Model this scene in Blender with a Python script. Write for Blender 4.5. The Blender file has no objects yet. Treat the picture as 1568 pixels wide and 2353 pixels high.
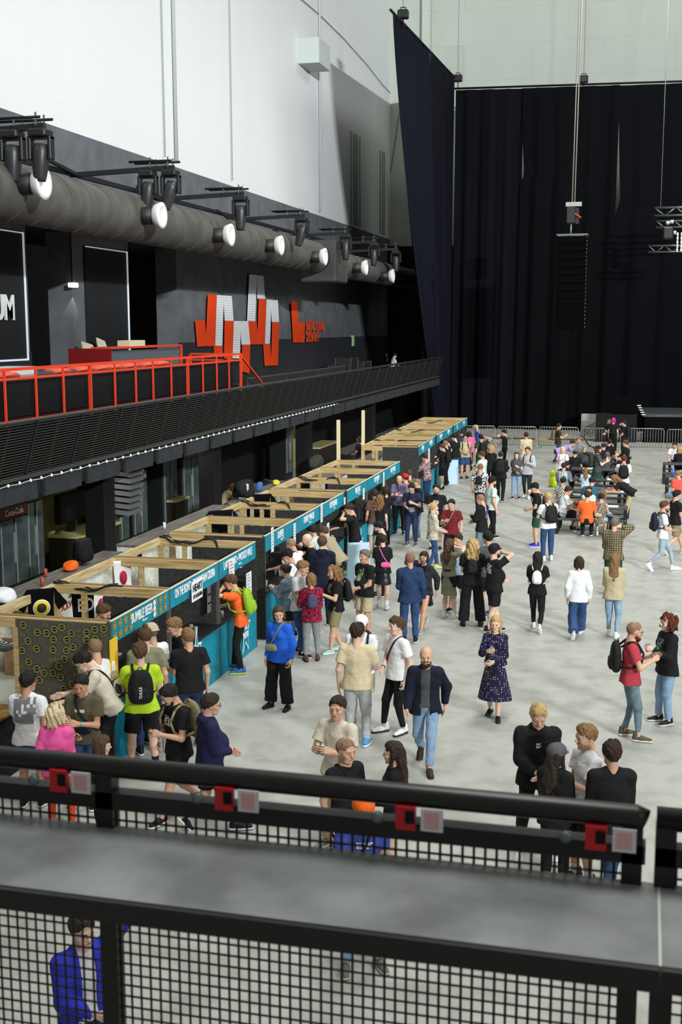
import bpy, math, random, numpy as np
from mathutils import Matrix, Vector
rnd = random.Random(7)
C = bpy.context.scene.collection
V = lambda *a: np.array(a, float)

# ------------------------------------------------------------------ camera
FPX, PCX, PCY, CAMZ = 2750.0, 784.0, 1176.5, 6.15
_yv = V(1488 - PCX, 750 - PCY, FPX); _yv /= np.linalg.norm(_yv)
_hd = V(1, -math.tan(math.radians(.13)), 0)
_zv = np.cross(_yv, _hd); _zv /= np.linalg.norm(_zv)
if _zv[1] > 0: _zv = -_zv
_xv = np.cross(_yv, _zv); _xv /= np.linalg.norm(_xv)
if _xv[0] < 0: _xv = -_xv
RM = np.stack([_xv, _yv, _zv])
def ray(px, py): return RM @ V(px - PCX, py - PCY, FPX)
def gz(px, py, z=0.): d = ray(px, py); t = (z - CAMZ) / d[2]; return V(d[0]*t, d[1]*t, z)
def gx(px, py, x): d = ray(px, py); t = x / d[0]; return V(x, d[1]*t, CAMZ + d[2]*t)
def gy(px, py, y): d = ray(px, py); t = y / d[1]; return V(d[0]*t, y, CAMZ + d[2]*t)
cam = bpy.data.cameras.new('camera'); co = bpy.data.objects.new('camera', cam); C.objects.link(co)
m = np.eye(4); m[:3, 0] = RM[:, 0]; m[:3, 1] = -RM[:, 1]; m[:3, 2] = -RM[:, 2]; m[:3, 3] = (0, 0, CAMZ)
co.matrix_world = Matrix(m.tolist())
cam.sensor_width = 36; cam.lens = FPX / 2353 * 36; cam.clip_end = 300; cam.clip_start = .05
cam.dof.use_dof = True; cam.dof.focus_distance = 24; cam.dof.aperture_fstop = 7
bpy.context.scene.camera = co

# ------------------------------------------------------------------ light
w = bpy.data.worlds.new('world'); bpy.context.scene.world = w; w.use_nodes = True
w.node_tree.nodes['Background'].inputs[0].default_value = (1, .99, .9, 1)
w.node_tree.nodes['Background'].inputs[1].default_value = .24
def area(loc, tgt, size, sy, power, col=(1, 1, 1), spread=180):
    l = bpy.data.lights.new('hall_light', 'AREA'); l.shape = 'RECTANGLE'; l.size = size; l.size_y = sy
    l.energy = power; l.color = col; l.spread = math.radians(spread)
    o = bpy.data.objects.new('hall_light', l); C.objects.link(o); o.location = loc
    o.rotation_euler = (Vector(tgt) - Vector(loc)).to_track_quat('-Z', 'Y').to_euler()
    return o
for i in range(7):          # floodlights in a row high on the right side of the hall
    area((32 + i*.45, -19 + i*.8, 23), (-16.5, 70, 20), .35, .3, 1600, (.95, 1, 1), 74)
for i in range(4):          # roof lamps above the crowd
    area((1 + i*.5, 8 + i*18, 27), (-3, 10 + i*18, 0), 8, 8, 1700, (1, 1, .95), 125)
area((6, 60, 33), (3, 78.2, 24), 14, 2, 450, (.97, 1, .96), 130)      # added area light that brightens the end wall, no lamp known there
sc = bpy.context.scene
sc.view_settings.view_transform = 'Standard'; sc.view_settings.look = 'None'
sc.view_settings.exposure = 0.0; sc.view_settings.gamma = 1; sc.view_settings.use_curve_mapping = False
try:
    sc.cycles.max_bounces = 5; sc.cycles.use_denoising = True; sc.cycles.transparent_max_bounces = 12
except Exception: pass

# ------------------------------------------------------------------ materials
def lin(h):
    if isinstance(h, str):
        c = [int(h[i:i+2], 16)/255 for i in (0, 2, 4)]
        return tuple(x/12.92 if x <= .04045 else ((x+.055)/1.055)**2.4 for x in c) + (1,)
    return tuple(h) + (1,)
_mc = {}
def mat(col, rough=.7, kind='plain', col2=None, scale=20, bump=0, metal=0, emit=0, alpha=None, trans=0):
    key = (col, rough, kind, col2, scale, bump, metal, emit, trans)
    if key in _mc: return _mc[key]
    M = bpy.data.materials.new('material_%d' % len(_mc)); M.use_nodes = True
    nt = M.node_tree; b = nt.nodes['Principled BSDF']; L = nt.links.new
    N = nt.nodes.new
    b.inputs['Base Color'].default_value = lin(col); b.inputs['Roughness'].default_value = rough
    b.inputs['Metallic'].default_value = metal
    b.inputs['Specular IOR Level'].default_value = .04 if rough >= .9 else .3 if rough > .55 else .5
    if trans: b.inputs['Transmission Weight'].default_value = trans; b.inputs['IOR'].default_value = 1.1
    if emit:
        b.inputs['Emission Color'].default_value = lin(col); b.inputs['Emission Strength'].default_value = emit
    tc = N('ShaderNodeTexCoord')
    def noise(s, d=4, vec=None, st=None):
        n = N('ShaderNodeTexNoise'); n.inputs['Scale'].default_value = s; n.inputs['Detail'].default_value = d
        src = vec or tc.outputs['Object']
        if st:
            mp = N('ShaderNodeMapping'); mp.inputs['Scale'].default_value = st; L(src, mp.inputs[0]); src = mp.outputs[0]
        L(src, n.inputs['Vector']); return n
    def mix(fac, a, c):
        x = N('ShaderNodeMix'); x.data_type = 'RGBA'
        if hasattr(fac, 'links'): L(fac, x.inputs[0])
        else: x.inputs[0].default_value = fac
        for i, q in ((6, a), (7, c)):
            if hasattr(q, 'links'): L(q, x.inputs[i])
            else: x.inputs[i].default_value = q
        return x.outputs[2]
    def ramp(src, a, c):
        r = N('ShaderNodeMapRange'); r.inputs[1].default_value = a; r.inputs[2].default_value = c; L(src, r.inputs[0]); return r.outputs[0]
    c1 = lin(col); c2 = lin(col2) if col2 else c1
    if kind == 'noise':
        L(mix(ramp(noise(scale).outputs['Fac'], .35, .65), c1, c2), b.inputs['Base Color'])
    elif kind == 'grain':      # streaks along local y
        L(mix(ramp(noise(scale, 5, None, (6, .35, 6)).outputs['Fac'], .38, .66), c1, c2), b.inputs['Base Color'])
    elif kind == 'grainx':
        L(mix(ramp(noise(scale, 5, None, (.35, 6, 6)).outputs['Fac'], .38, .66), c1, c2), b.inputs['Base Color'])
    elif kind == 'blotch':     # crisp printed pattern
        L(mix(ramp(noise(scale, 2).outputs['Fac'], .5, .53), c1, c2), b.inputs['Base Color'])
    elif kind == 'dots':
        v = N('ShaderNodeTexVoronoi'); v.inputs['Scale'].default_value = scale; v.inputs['Randomness'].default_value = .35
        L(tc.outputs['Object'], v.inputs['Vector']); L(mix(ramp(v.outputs['Distance'], .2, .24), c2, c1), b.inputs['Base Color'])
    elif kind == 'flakes':
        v = N('ShaderNodeTexVoronoi'); v.inputs['Scale'].default_value = scale
        L(tc.outputs['Object'], v.inputs['Vector'])
        sp = N('ShaderNodeSeparateColor'); L(v.outputs['Color'], sp.inputs[0])
        L(mix(sp.outputs[0], c1, c2), b.inputs['Base Color'])
    elif kind in ('plaid', 'stripes', 'hstripes', 'check'):
        def wave(ax):
            wv = N('ShaderNodeTexWave'); wv.bands_direction = ax; wv.inputs['Scale'].default_value = scale
            L(tc.outputs['Object'], wv.inputs['Vector']); return ramp(wv.outputs['Fac'], .45, .6)
        if kind == 'stripes': L(mix(wave('X'), c1, c2), b.inputs['Base Color'])
        elif kind == 'hstripes': L(mix(wave('Z'), c1, c2), b.inputs['Base Color'])
        elif kind == 'check':
            ck = N('ShaderNodeTexChecker'); ck.inputs['Scale'].default_value = scale; L(tc.outputs['Object'], ck.inputs['Vector'])
            ck.inputs[1].default_value = c1; ck.inputs[2].default_value = c2; L(ck.outputs[0], b.inputs['Base Color'])
        else:
            a_, z_ = wave('X'), wave('Z'); mm = N('ShaderNodeMath'); mm.operation = 'ADD'; L(a_, mm.inputs[0]); L(z_, mm.inputs[1])
            mh = N('ShaderNodeMath'); mh.operation = 'MULTIPLY'; mh.inputs[1].default_value = .5; L(mm.outputs[0], mh.inputs[0])
            L(mix(mh.outputs[0], c1, c2), b.inputs['Base Color'])
    elif kind == 'denim':
        L(mix(ramp(noise(9, 3).outputs['Fac'], .3, .75), c1, c2), b.inputs['Base Color'])
    elif kind == 'concrete':
        n1 = noise(.35, 6, None, (1, .6, 1)); n2 = noise(2.2, 5); n3 = noise(60, 2)
        x = mix(ramp(n1.outputs['Fac'], .3, .7), c1, c2)
        x = mix(ramp(n2.outputs['Fac'], .45, .75), x, lin('94958d'))
        L(mix(ramp(n3.outputs['Fac'], .2, 1.6), x, lin('8f918c')), b.inputs['Base Color'])
        L(ramp(n2.outputs['Fac'], -.3, 1.3), b.inputs['Roughness'])
        n4 = noise(.9, 7, None, (1.6, .7, 1)); x = mix(ramp(n4.outputs['Fac'], .5, 1.25), b.inputs['Base Color'].links[0].from_socket, lin('77756a')); L(x, b.inputs['Base Color'])
    elif kind == 'board':      # wall panels with fine joints
        br = N('ShaderNodeTexBrick'); br.inputs['Scale'].default_value = scale; br.inputs['Mortar Size'].default_value = .003
        br.inputs['Color1'].default_value = c1; br.inputs['Color2'].default_value = c1; br.inputs['Mortar'].default_value = c2
        br.inputs['Brick Width'].default_value = 1.5; br.inputs['Row Height'].default_value = .75
        cb = N('ShaderNodeSeparateXYZ'); L(tc.outputs['Object'], cb.inputs[0]); cx = N('ShaderNodeCombineXYZ')
        ad = N('ShaderNodeMath'); ad.operation = 'ADD'; L(cb.outputs[0], ad.inputs[0]); L(cb.outputs[1], ad.inputs[1])
        L(ad.outputs[0], cx.inputs[0]); L(cb.outputs[2], cx.inputs[1]); L(cx.outputs[0], br.inputs['Vector'])
        n1 = noise(.5, 5, None, (1, 1, .3)); L(mix(ramp(n1.outputs['Fac'], .1, 1.9), br.outputs['Color'], c2), b.inputs['Base Color'])
    elif kind == 'sheen_stain':  # paler blotches put highlights into the colour, mixed with staining
        L(mix(ramp(noise(scale, 6, None, (1, 1, 1)).outputs['Fac'], .35, .7), c1, c2), b.inputs['Base Color'])
        L(ramp(noise(scale*1.4, 5).outputs['Fac'], -.1, 1.2), b.inputs['Roughness'])
    if bump:
        n = noise(13 if bump != .5 else 38, 4); bp = N('ShaderNodeBump'); bp.inputs['Strength'].default_value = min(1, bump*2); bp.inputs['Distance'].default_value = .03
        L(n.outputs['Fac'], bp.inputs['Height']); L(bp.outputs[0], b.inputs['Normal'])
    _mc[key] = M; return M

# ------------------------------------------------------------------ object helpers
def tag(o, label=None, cat=None, group=None, kind=None):
    if label: o['label'] = ' '.join(label.split()[:16])
    if cat: o['category'] = cat
    if group: o['group'] = group
    if kind: o['kind'] = kind
    return o
def empty(name, loc=(0, 0, 0), rz=0, label=None, cat=None, group=None):
    o = bpy.data.objects.new(name, None); C.objects.link(o); o.location = loc; o.rotation_euler = (0, 0, rz)
    o.empty_display_size = .1
    return tag(o, label, cat, group)
def link(name, me, mats=(), parent=None, M=None):
    o = bpy.data.objects.new(name, me); C.objects.link(o)
    if parent: o.parent = parent
    if M is not None: o.matrix_local = M
    for x in mats:
        if len(me.materials) < len(mats): me.materials.append(x)
    return o
def npmesh(name, v, q, smooth=True, mi=None):
    v = np.asarray(v, np.float32); q = np.asarray(q, np.int32)
    me = bpy.data.meshes.new(name); k = q.shape[1]
    me.vertices.add(len(v)); me.vertices.foreach_set('co', v.ravel())
    me.loops.add(q.size); me.loops.foreach_set('vertex_index', q.ravel())
    me.polygons.add(len(q)); me.polygons.foreach_set('loop_start', np.arange(0, q.size, k, dtype=np.int32))
    try: me.polygons.foreach_set('loop_total', np.full(len(q), k, np.int32))
    except Exception: pass
    me.polygons.foreach_set('use_smooth', np.full(len(q), smooth, bool))
    if mi is not None: me.polygons.foreach_set('material_index', np.asarray(mi, np.int32))
    me.update(calc_edges=True); return me
class MB:
    """collects solids, then links them as one mesh object"""
    def __init__(s): s.v = []; s.f = []; s.sm = []
    def add(s, vs, fs, sm=False):
        n = len(s.v); s.v += [tuple(map(float, x)) for x in vs]; s.f += [tuple(n + i for i in f) for f in fs]; s.sm += [sm]*len(fs); return s
    def box(s, a, b, ch=0):
        (x0, y0, z0), (x1, y1, z1) = a, b
        x0, x1 = min(x0, x1), max(x0, x1); y0, y1 = min(y0, y1), max(y0, y1); z0, z1 = min(z0, z1), max(z0, z1)
        if not ch:
            return s.add([(x0,y0,z0),(x1,y0,z0),(x1,y1,z0),(x0,y1,z0),(x0,y0,z1),(x1,y0,z1),(x1,y1,z1),(x0,y1,z1)],
                  [(0,3,2,1),(4,5,6,7),(0,1,5,4),(1,2,6,5),(2,3,7,6),(3,0,4,7)])
        c = ch; vs = []
        for z, k in ((z0, 1), (z0+c, 0), (z1-c, 0), (z1, 1)):
            i = c if k else 0
            vs += [(x0+i+c*(1-k),y0+i*1,z),(x1-i-c*(1-k),y0+i,z),(x1-i,y0+i+c*(1-k),z),(x1-i,y1-i-c*(1-k),z),(x1-i-c*(1-k),y1-i,z),(x0+i+c*(1-k),y1-i,z),(x0+i,y1-i-c*(1-k),z),(x0+i,y0+i+c*(1-k),z)]
        fs = [tuple(range(7, -1, -1)), tuple(range(24, 32))]
        for r in range(3):
            for j in range(8): fs.append((r*8+j, r*8+(j+1) % 8, r*8+8+(j+1) % 8, r*8+8+j))
        return s.add(vs, fs)
    def bar(s, p, q, w, h=None, up=(0, 0, 1)):
        p, q = V(*p), V(*q); h = h or w; d = q-p; d /= np.linalg.norm(d)
        u = V(*up); x = np.cross(d, u)
        if np.linalg.norm(x) < 1e-3: x = np.cross(d, V(1, 0, 0))
        x /= np.linalg.norm(x); y = np.cross(x, d); vs = []
        for e in (p, q):
            for a, b in ((-1, -1), (1, -1), (1, 1), (-1, 1)): vs.append(e + x*a*w/2 + y*b*h/2)
        return s.add(vs, [(3,2,1,0),(4,5,6,7),(0,1,5,4),(1,2,6,5),(2,3,7,6),(3,0,4,7)])
    def tube(s, pts, r, n=8, cap=True):
        pts = [V(*p) for p in pts]; rs = r if hasattr(r, '__len__') else [r]*len(pts); vs = []; fs = []; px = None
        for i, p in enumerate(pts):
            d = pts[min(i+1, len(pts)-1)] - pts[max(i-1, 0)]; d /= np.linalg.norm(d) + 1e-9
            x = np.cross(d, V(0, 0, 1)) if px is None else px - d*np.dot(px, d)
            if np.linalg.norm(x) < 1e-3: x = np.cross(d, V(1, 0, 0))
            x /= np.linalg.norm(x); px = x; y = np.cross(d, x)
            for j in range(n):
                a = 2*math.pi*j/n; vs.append(p + (x*math.cos(a) + y*math.sin(a))*rs[i])
        for i in range(len(pts)-1):
            for j in range(n): fs.append((i*n+j, i*n+(j+1) % n, (i+1)*n+(j+1) % n, (i+1)*n+j))
        s.add(vs, fs, True)
        if cap: k = len(s.v)-len(vs); s.f += [tuple(range(k+n-1, k-1, -1)), tuple(range(k+(len(pts)-1)*n, k+len(pts)*n))]; s.sm += [False]*2
        return s
    def lathe(s, prof, c=(0, 0, 0), n=14, axis='z'):
        vs = []; fs = []
        for r, z in prof:
            for j in range(n):
                a = 2*math.pi*j/n; x, y = r*math.cos(a), r*math.sin(a)
                vs.append(V(x, y, z) + V(*c) if axis == 'z' else V(z, x, y) + V(*c))
        m_ = len(prof)
        for i in range(m_-1):
            for j in range(n): fs.append((i*n+j, i*n+(j+1) % n, (i+1)*n+(j+1) % n, (i+1)*n+j))
        fs += [tuple(range(n-1, -1, -1)), tuple(range((m_-1)*n, m_*n))]
        return s.add(vs, fs, True)
    def poly(s, pts, d):
        """prism: planar polygon pts (CCW seen from the -d side) extruded by d"""
        n = len(pts); d = V(*d); a = [V(*p) for p in pts]
        return s.add(a + [p + d for p in a], [tuple(range(n-1, -1, -1)), tuple(range(n, 2*n))] + [(i, (i+1) % n, n+(i+1) % n, n+i) for i in range(n)])
    def build(s, name, mt, parent=None, M=None, **kw):
        me = bpy.data.meshes.new(name); me.from_pydata(s.v, [], s.f); me.polygons.foreach_set('use_smooth', s.sm); me.update()
        import bmesh as _b
        bm = _b.new(); bm.from_mesh(me); _b.ops.recalc_face_normals(bm, faces=bm.faces); bm.to_mesh(me); bm.free()
        o = link(name, me, (mt,), parent, M)
        if kw: tag(o, **kw)
        return o
def text(name, body, mt, parent, M, size, ext=.01, align='CENTER', sx=1):
    cu = bpy.data.curves.new(name, 'FONT'); cu.body = body; cu.size = size; cu.extrude = ext; cu.align_x = align; cu.align_y = 'CENTER'; cu.resolution_u = 3
    cu.space_character = .95; cu.offset = size*.02
    o = bpy.data.objects.new(name, cu); C.objects.link(o)
    dg = bpy.context.evaluated_depsgraph_get(); dg.update(); me = bpy.data.meshes.new_from_object(o.evaluated_get(dg)); bpy.data.objects.remove(o)
    return link(name, me, (mt,), parent, M @ Matrix.Diagonal((sx, 1, 1, 1)))
def facex(x, y, z, s=1):   # text frame on a wall seen from +x, reading towards +y
    return Matrix(((0, 0, 1, x), (1, 0, 0, y), (0, 1, 0, z), (0, 0, 0, 1)))
def facey(x, y, z):        # text frame facing -y
    return Matrix(((1, 0, 0, x), (0, 0, -1, y), (0, 1, 0, z), (0, 0, 0, 1)))
BLACK = mat('0b0b0d', .75); BLACKM = mat('17181b', .5); DARK = mat('1c1d20', .8, 'noise', '2a2b2f', 3)
STEEL = mat('8c8f8e', .35, metal=.9); WHITE = mat('f1f3f4', .7); GREY = mat('7d8081', .6)
WOOD = mat('c9b183', .75, 'grainx', 'a88a55', 5); WOODY = mat('dcc9a0', .75, 'grain', 'b59a68', 5)
TEAL = mat('0f93ab', .6, 'noise', '0b86a0', 4)
# ------------------------------------------------------------------ setting
def struct(mb, name, mt): return mb.build(name, mt, kind='structure')
fl = MB().box((-21, -6, -.3), (24, 79.5, 0)); struct(fl, 'floor', mat('b4b5ae', .5, 'concrete', 'bfc0ba'))
WX = -16.5
YS = [(-6, 4.5), ]
wl = MB(); wl.box((-17.3, -6, 11.8), (WX, 78.5, 34)); struct(wl, 'wall_left', mat('e6e9eb', .75, 'board', 'dadee0', .42))
yb1, yb2 = gx(65, 700, WX)[1], gx(168, 700, WX)[1]      # recess between screen panels and pillar
yb3, yb4 = gx(298, 700, WX)[1], gx(407, 700, WX)[1]
wk = mat('6a6c72', .85, 'noise', '5c5f64', 1.5); wb = MB()
for a, b in ((-6, yb1), (yb2, yb3), (yb4, 78.5)): wb.box((-17.3, a, 3.2), (WX, b, 11.8))
wb.box((-17.3, yb1, 9.0), (WX, yb2, 11.8)); wb.box((-17.3, yb3, 9.0), (WX, yb4, 11.8))
wb.box((-21, -6, 3.2), (-20.4, 78.5, 11.8)); struct(wb, 'trim_1', wk)
struct(MB().box((-20.4, -6, 8.95), (-15.0, 78.5, 9.15)).box((-15.3, -6, 9.1), (-15.0, 78.5, 9.3)), 'ceiling', BLACK)
struct(MB().box((WX+.002, yb4, 3.4), (WX+.05, 78.4, 5.6)).box((WX+.002, -6, 3.4), (WX+.05, yb1, 5.5)).box((WX+.002, yb2, 3.4), (WX+.05, yb3, 5.5)), 'lower_band_left', mat('2c2e33', .8))  # darker band along the lower part of the wall
bk = MB().box((-17.3, 78.2, 0), (24, 79.2, 36)); struct(bk, 'wall_back', mat('c6cdc4', .75, 'board', 'a9b0a8', .35))
xp = gy(971, 40, 77.9)[0]; xq = gy(991, 40, 77.9)[0]
struct(MB().box((xp, 77.75, 0), (xq, 78.2, 36)), 'trim_2', mat('ccd3ca', .75, 'board', 'a9b0a8', .35))
struct(MB().box((WX, 77.6, 0), (-8, 78.1, 11.3)), 'trim_3', BLACK)
# wall under the balcony
struct(MB().box((-15.4, -6, 0), (-15.0, 78, 3.2)), 'wall_bar', mat('0e0e10', .85))
# balcony deck
bal = MB().box((-17, -6, 3.0), (-11.6, 67.2, 3.36)); bal.box((-11.6, -6, 2.98), (-11.32, 67.2, 3.32))
struct(bal, 'balcony_slab', mat('1a1b1e', .8))
fas = MB()
y = 6.
while y < 67: fas.box((-11.31, y, 2.92), (-11.24, min(y+1.55, 67.1), 3.26)); y += 1.87
struct(fas, 'trim_4', mat('2a2d31', .75, 'noise', '32353a', 3))
# columns under the balcony
for cy in (14.5, 24.9, 32.1, 41.9, 52.5):
    MB().box((-12.25, cy-.28, 0), (-11.75, cy+.28, 3.0), .02).build('column', BLACK, kind='structure')
# ------------------------------------------------------------------ balcony railing
rr = empty('balcony_railing', (-11.2, 20, 3.36), 0, 'long black slatted balcony railing above the bar', 'railing')
inv = Matrix.Translation((11.2, -20, -3.36))
RB, RT = -11.32, -11.0
def rx(z): return RB + (RT-RB)*(z-3.36)/1.08
tr = MB().tube([(-11.0, 5, 4.45), (-11.0, 66.9, 4.5)], .035, 8); tr.bar((-11.05, 5, 4.40), (-11.05, 66.9, 4.45), .05, .03)
tr.build('top_rail', mat('26292b', .45, 'noise', '3a3e40', 30), rr, inv)
MB().bar((-11.3, 5, 3.36), (-11.3, 66.9, 3.4), .08, .07).build('bottom_rail', mat('3c3d3b', .6), rr, inv)
RY = [20.3 + 1.87*(i-8) for i in range(0, 34)]
slm = mat('3a3a38', .5, metal=.3)
for i, yy in enumerate(RY[:-1]):
    if yy > 66: break
    sl = MB()
    for k in range(19):
        z = 3.43 + k*.0515; x = rx(z); sl.bar((x, yy+.05, z), (x, min(yy+1.82, 66.8), z+.002), .012, .022)
    sl.box((rx(3.4)-.09, yy+.05, 3.4), (rx(3.4)-.075, min(yy+1.82, 66.8), 4.36)) if 0 else None
    sl.build('slat_panel', slm, rr, inv)
    MB().bar((rx(3.36), yy, 3.36), (rx(4.44), yy, 4.44), .06, .05, (0, 1, 0)).build('post', BLACKM, rr, inv); MB().bar((rx(3.4)-.02, yy+.93, 3.4), (rx(4.4)-.02, yy+.93, 4.4), .03, .025, (0, 1, 0)).build('stiffener', BLACKM, rr, inv)
# backing behind the slats (black cloth)
MB().poly([(rx(3.38)-.06, 5, 3.38), (rx(4.38)-.06, 5, 4.38), (rx(4.38)-.06, 66.8, 4.38), (rx(3.38)-.06, 66.8, 3.38)], (-.015, 0, 0)).build('backing_cloth', mat('070708', .9), rr, inv)
# string lights along the slab edge
ls = empty('string_lights', (-11.2, 20, 3.3), 0, 'string of small white bulbs along the balcony edge', 'string lights')
wire = MB(); pts = []; bulbs = []
for i in range(0, 130):
    yy = 12 + i*.415
    if yy < 44: pts.append((-11.21, yy, 3.3 - .02*(i % 2)))
    bulbs.append(yy)
wire.tube(pts, .008, 5); wire.build('cable', mat('d8d8d0', .6), ls, Matrix.Translation((11.2, -20, -3.3)))
bm_ = MB().lathe([(.004, -.03), (.022, -.022), (.03, 0), (.02, .02), (.012, .035)], (0, 0, 0), 8)
b0 = None
for yy in [b for b in bulbs if b < 43.5]:
    if b0 is None: b0 = bm_.build('bulb', mat('f4f6ff', .3), ls); o = b0
    else: o = b0.copy(); C.objects.link(o)
    o.location = (.01, yy-20, -.0)
# ------------------------------------------------------------------ red VIP deck on the balcony
RED = mat('e0401f', .5)
vd = empty('red_deck_railing', (-11.8, 20, 3.36), 0, 'red steel railing with black louvred front on the balcony deck', 'railing')
iv = Matrix.Translation((11.8, -20, -3.36)); y0, y1 = 15.0, 34.35
MB().bar((-11.8, y0, 5.36), (-11.8, y1, 5.36), .05, .06).build('top_rail', RED, vd, iv)
MB().bar((-11.8, y0, 5.18), (-11.8, y1, 5.18), .04, .045).build('middle_rail', RED, vd, iv)
MB().bar((-11.8, y0, 4.36), (-11.8, y1, 4.36), .04, .05).build('bottom_rail', RED, vd, iv)
ys = [16.4, 17.8, 19.2, 20.55, 21.76, 22.93, 24.18, 25.45, 26.62, 27.66, 28.84, 29.99, 31.12, 32.23, 33.26, 34.33]
for i, yy in enumerate(ys):
    ww = .07 if i in (6, 11, 15) else .035
    MB().bar((-11.79, yy, 3.9), (-11.79, yy, 5.36), ww, .05, (0, 1, 0)).build('post', RED, vd, iv)
for a, b in zip(ys[:-1], ys[1:]):
    lv = MB()
    for k in range(16): lv.bar((-11.84, a+.03, 4.41+k*.047), (-11.84, b-.03, 4.41+k*.047), .02, .025)
    lv.build('louvre_panel', mat('0f1012', .7), vd, iv)
MB().bar((-11.8, 34.35, 5.36), (-13.4, 34.35, 5.36), .05).bar((-11.8, 34.35, 5.18), (-13.4, 34.35, 5.18), .04).bar((-13.4, 34.35, 3.9), (-13.4, 34.35, 5.36), .06, .05, (0, 1, 0)).build('return_rail', RED, vd, iv)
MB().bar((-11.8, 34.4, 5.3), (-11.8, 36.4, 4.4), .05).bar((-11.8, 36.4, 4.4), (-11.8, 36.4, 3.4), .05, .05, (0, 1, 0)).build('stair_rail', RED, vd, iv)
deck = MB().box((-16.4, 6, 3.37), (-11.9, 34.3, 4.445))
MB().box((-12.3, 12, 4.45), (-12.0, 34.2, 5.12)).build('bench_wall', mat('1d1e26', .8), label='dark low parapet just behind the red railing', cat='parapet')
deck.build('raised_deck', mat('1d1e26', .8), label='dark raised platform behind the red balcony railing', cat='platform')
# furniture on the deck
CUSH = mat('d8604f', .85, bump=.2)
sp_ = [(335, 845), (472, 838), (590, 832), (655, 830), (760, 828), (880, 826), (945, 824), (30, 858)]
cl_ = ['under the leftmost cream board', 'left of the pillar', 'beside the pillar', 'beside the red bar end', 'right before the red bar', 'below the bar front', 'near the fence end', 'beside the white box']
for i, (sx_, sy_) in enumerate([(130, 845), (183, 843), (226, 840), (252, 839), (291, 838), (335, 836), (362, 834), (8, 858)]):
    p = gx(sx_, sy_, -12.5)
    t = empty('stool', (p[0], p[1], 4.45), 0, 'stool with round red cushion on the deck, ' + cl_[i], 'stool', 'stools on the red deck')
    MB().lathe([(.05, .78-.12), (.3, .80-.1), (.33, .86-.1), (.26, .92-.1), (.05, .94-.1)], (0, 0, 0), 16).build('seat', CUSH, t)
    for q in range(4):
        a = q*math.pi/2+.5; MB().bar((.22*math.cos(a), .22*math.sin(a), 0), (.14*math.cos(a), .14*math.sin(a), .69), .03).build('leg', BLACKM, t)
t = empty('bar_desk', (-14.6, 28.5, 4.45), 0, 'dark red bar counter with grey front on the deck', 'bar counter')
pa, pb = gx(247, 805, -14.6), gx(410, 800, -14.6)
t.location = (-14.6, pa[1], 4.45); L_ = pb[1]-pa[1]
MB().box((-1.2, 0, 0), (.1, .06, 1.12)).build('end_panel', mat('7a0f12', .5), t)
MB().box((-.02, .06, 0), (.06, L_, 1.05)).build('front_panel', mat('565a63', .7), t)
MB().box((-.5, -.02, 1.1), (.14, L_, 1.16), .01).build('countertop', mat('d0402a', .5), t)
MB().box((.08, L_-.06, 0), (.14, L_, 1.1)).build('corner_post', RED, t)
for nm, q, ww, hh, lab in (('board', (232, 800), .55, 1.2, 'cream board leaning on the wall beside the pillar'), ('board', (262, 795), .35, 1.3, 'narrow cream board leaning behind the red bar end')):
    p = gx(q[0], q[1], -15.6)
    MB().poly([(-15.9, p[1]-ww/2, 4.45), (-15.6, p[1]+ww/2+.1, 4.45), (-16.0, p[1]+ww/3, 4.45+hh), (-16.1, p[1]-ww/2, 4.45+hh+.1)], (.05, 0, 0)).build(nm, mat('d5cdb2', .8), label=lab, cat='board')
p = gx(295, 797, -14.6)
MB().box((-14.9, p[1]-.1, 5.61), (-14.5, p[1]+1.0, 5.78), .01).build('folded_blanket', mat('cfc6a8', .9), label='folded cream blanket lying on the red bar', cat='blanket')
p = gx(25, 852, -12.6); MB().box((-13, p[1]-.5, 5.12), (-12.3, p[1]+.55, 5.36), .02).build('carton', mat('c9cac8', .8), label='white carton on the deck at the left edge', cat='box')
p = gx(80, 847, -12.6); MB().box((-13.4, p[1]-.8, 4.45), (-12.4, p[1]+1.6, 5.22), .03).build('sofa', mat('4c4c50', .9, bump=.3), label='low grey sofa behind the red railing', cat='sofa')
# exit signs
for q, xx, lab in (((413, 806), WX, 'green and white exit sign by the red railing end'),):
    p = gx(q[0], q[1], xx); e = MB().box((xx, p[1]-.12, p[2]-.14), (xx+.05, p[1]+.22, p[2]+.2)).build('exit_sign', mat('2fae6e', .5, emit=.5), label=lab, cat='sign')
    MB().box((.051, -.05, 0), (.06, .1, .16)).build('pictogram', mat('eafff2', .5, emit=.5), e, Matrix.Translation((xx, p[1], p[2]-.02)))
p = gx(813, 783, WX+.1); MB().box((WX, p[1]-.22, p[2]-.3), (WX+.1, p[1]+.22, p[2]+.3)).build('notice', mat('b4d89a', .6), label='pale green notice on the wall right of the red lettering', cat='sign')
# dark sofas on the open balcony
for i, (q, nl, lab) in enumerate((((610, 862), 4.2, 'black sofa on the balcony nearest the red railing'), ((690, 852), 4.0, 'black sofa in the middle of the balcony'), ((760, 842), 4.4, 'black sofa on the balcony nearest the flight cases'))):
    p = gx(q[0], q[1], -12.3); t = empty('sofa', (-12.6, p[1], 3.36), 0, lab, 'sofa', 'sofas along the balcony')
    fm = mat('2c2629', .6, bump=.2)
    MB().box((-.4, -nl/2, 0), (.35, nl/2, .85), .04).build('base', fm, t)
    MB().box((.2, -nl/2, .8), (.4, nl/2, 1.2), .04).build('backrest', fm, t)
    for s_ in range(3): MB().box((-.35, -nl/2+.1+s_*(nl-.2)/3, .85), (.18, -nl/2+.05+(s_+1)*(nl-.2)/3, 1.0), .03).build('seat_cushion', mat('3a3236', .6, bump=.2), t)
t0 = gx(770, 828, -14.8)
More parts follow.
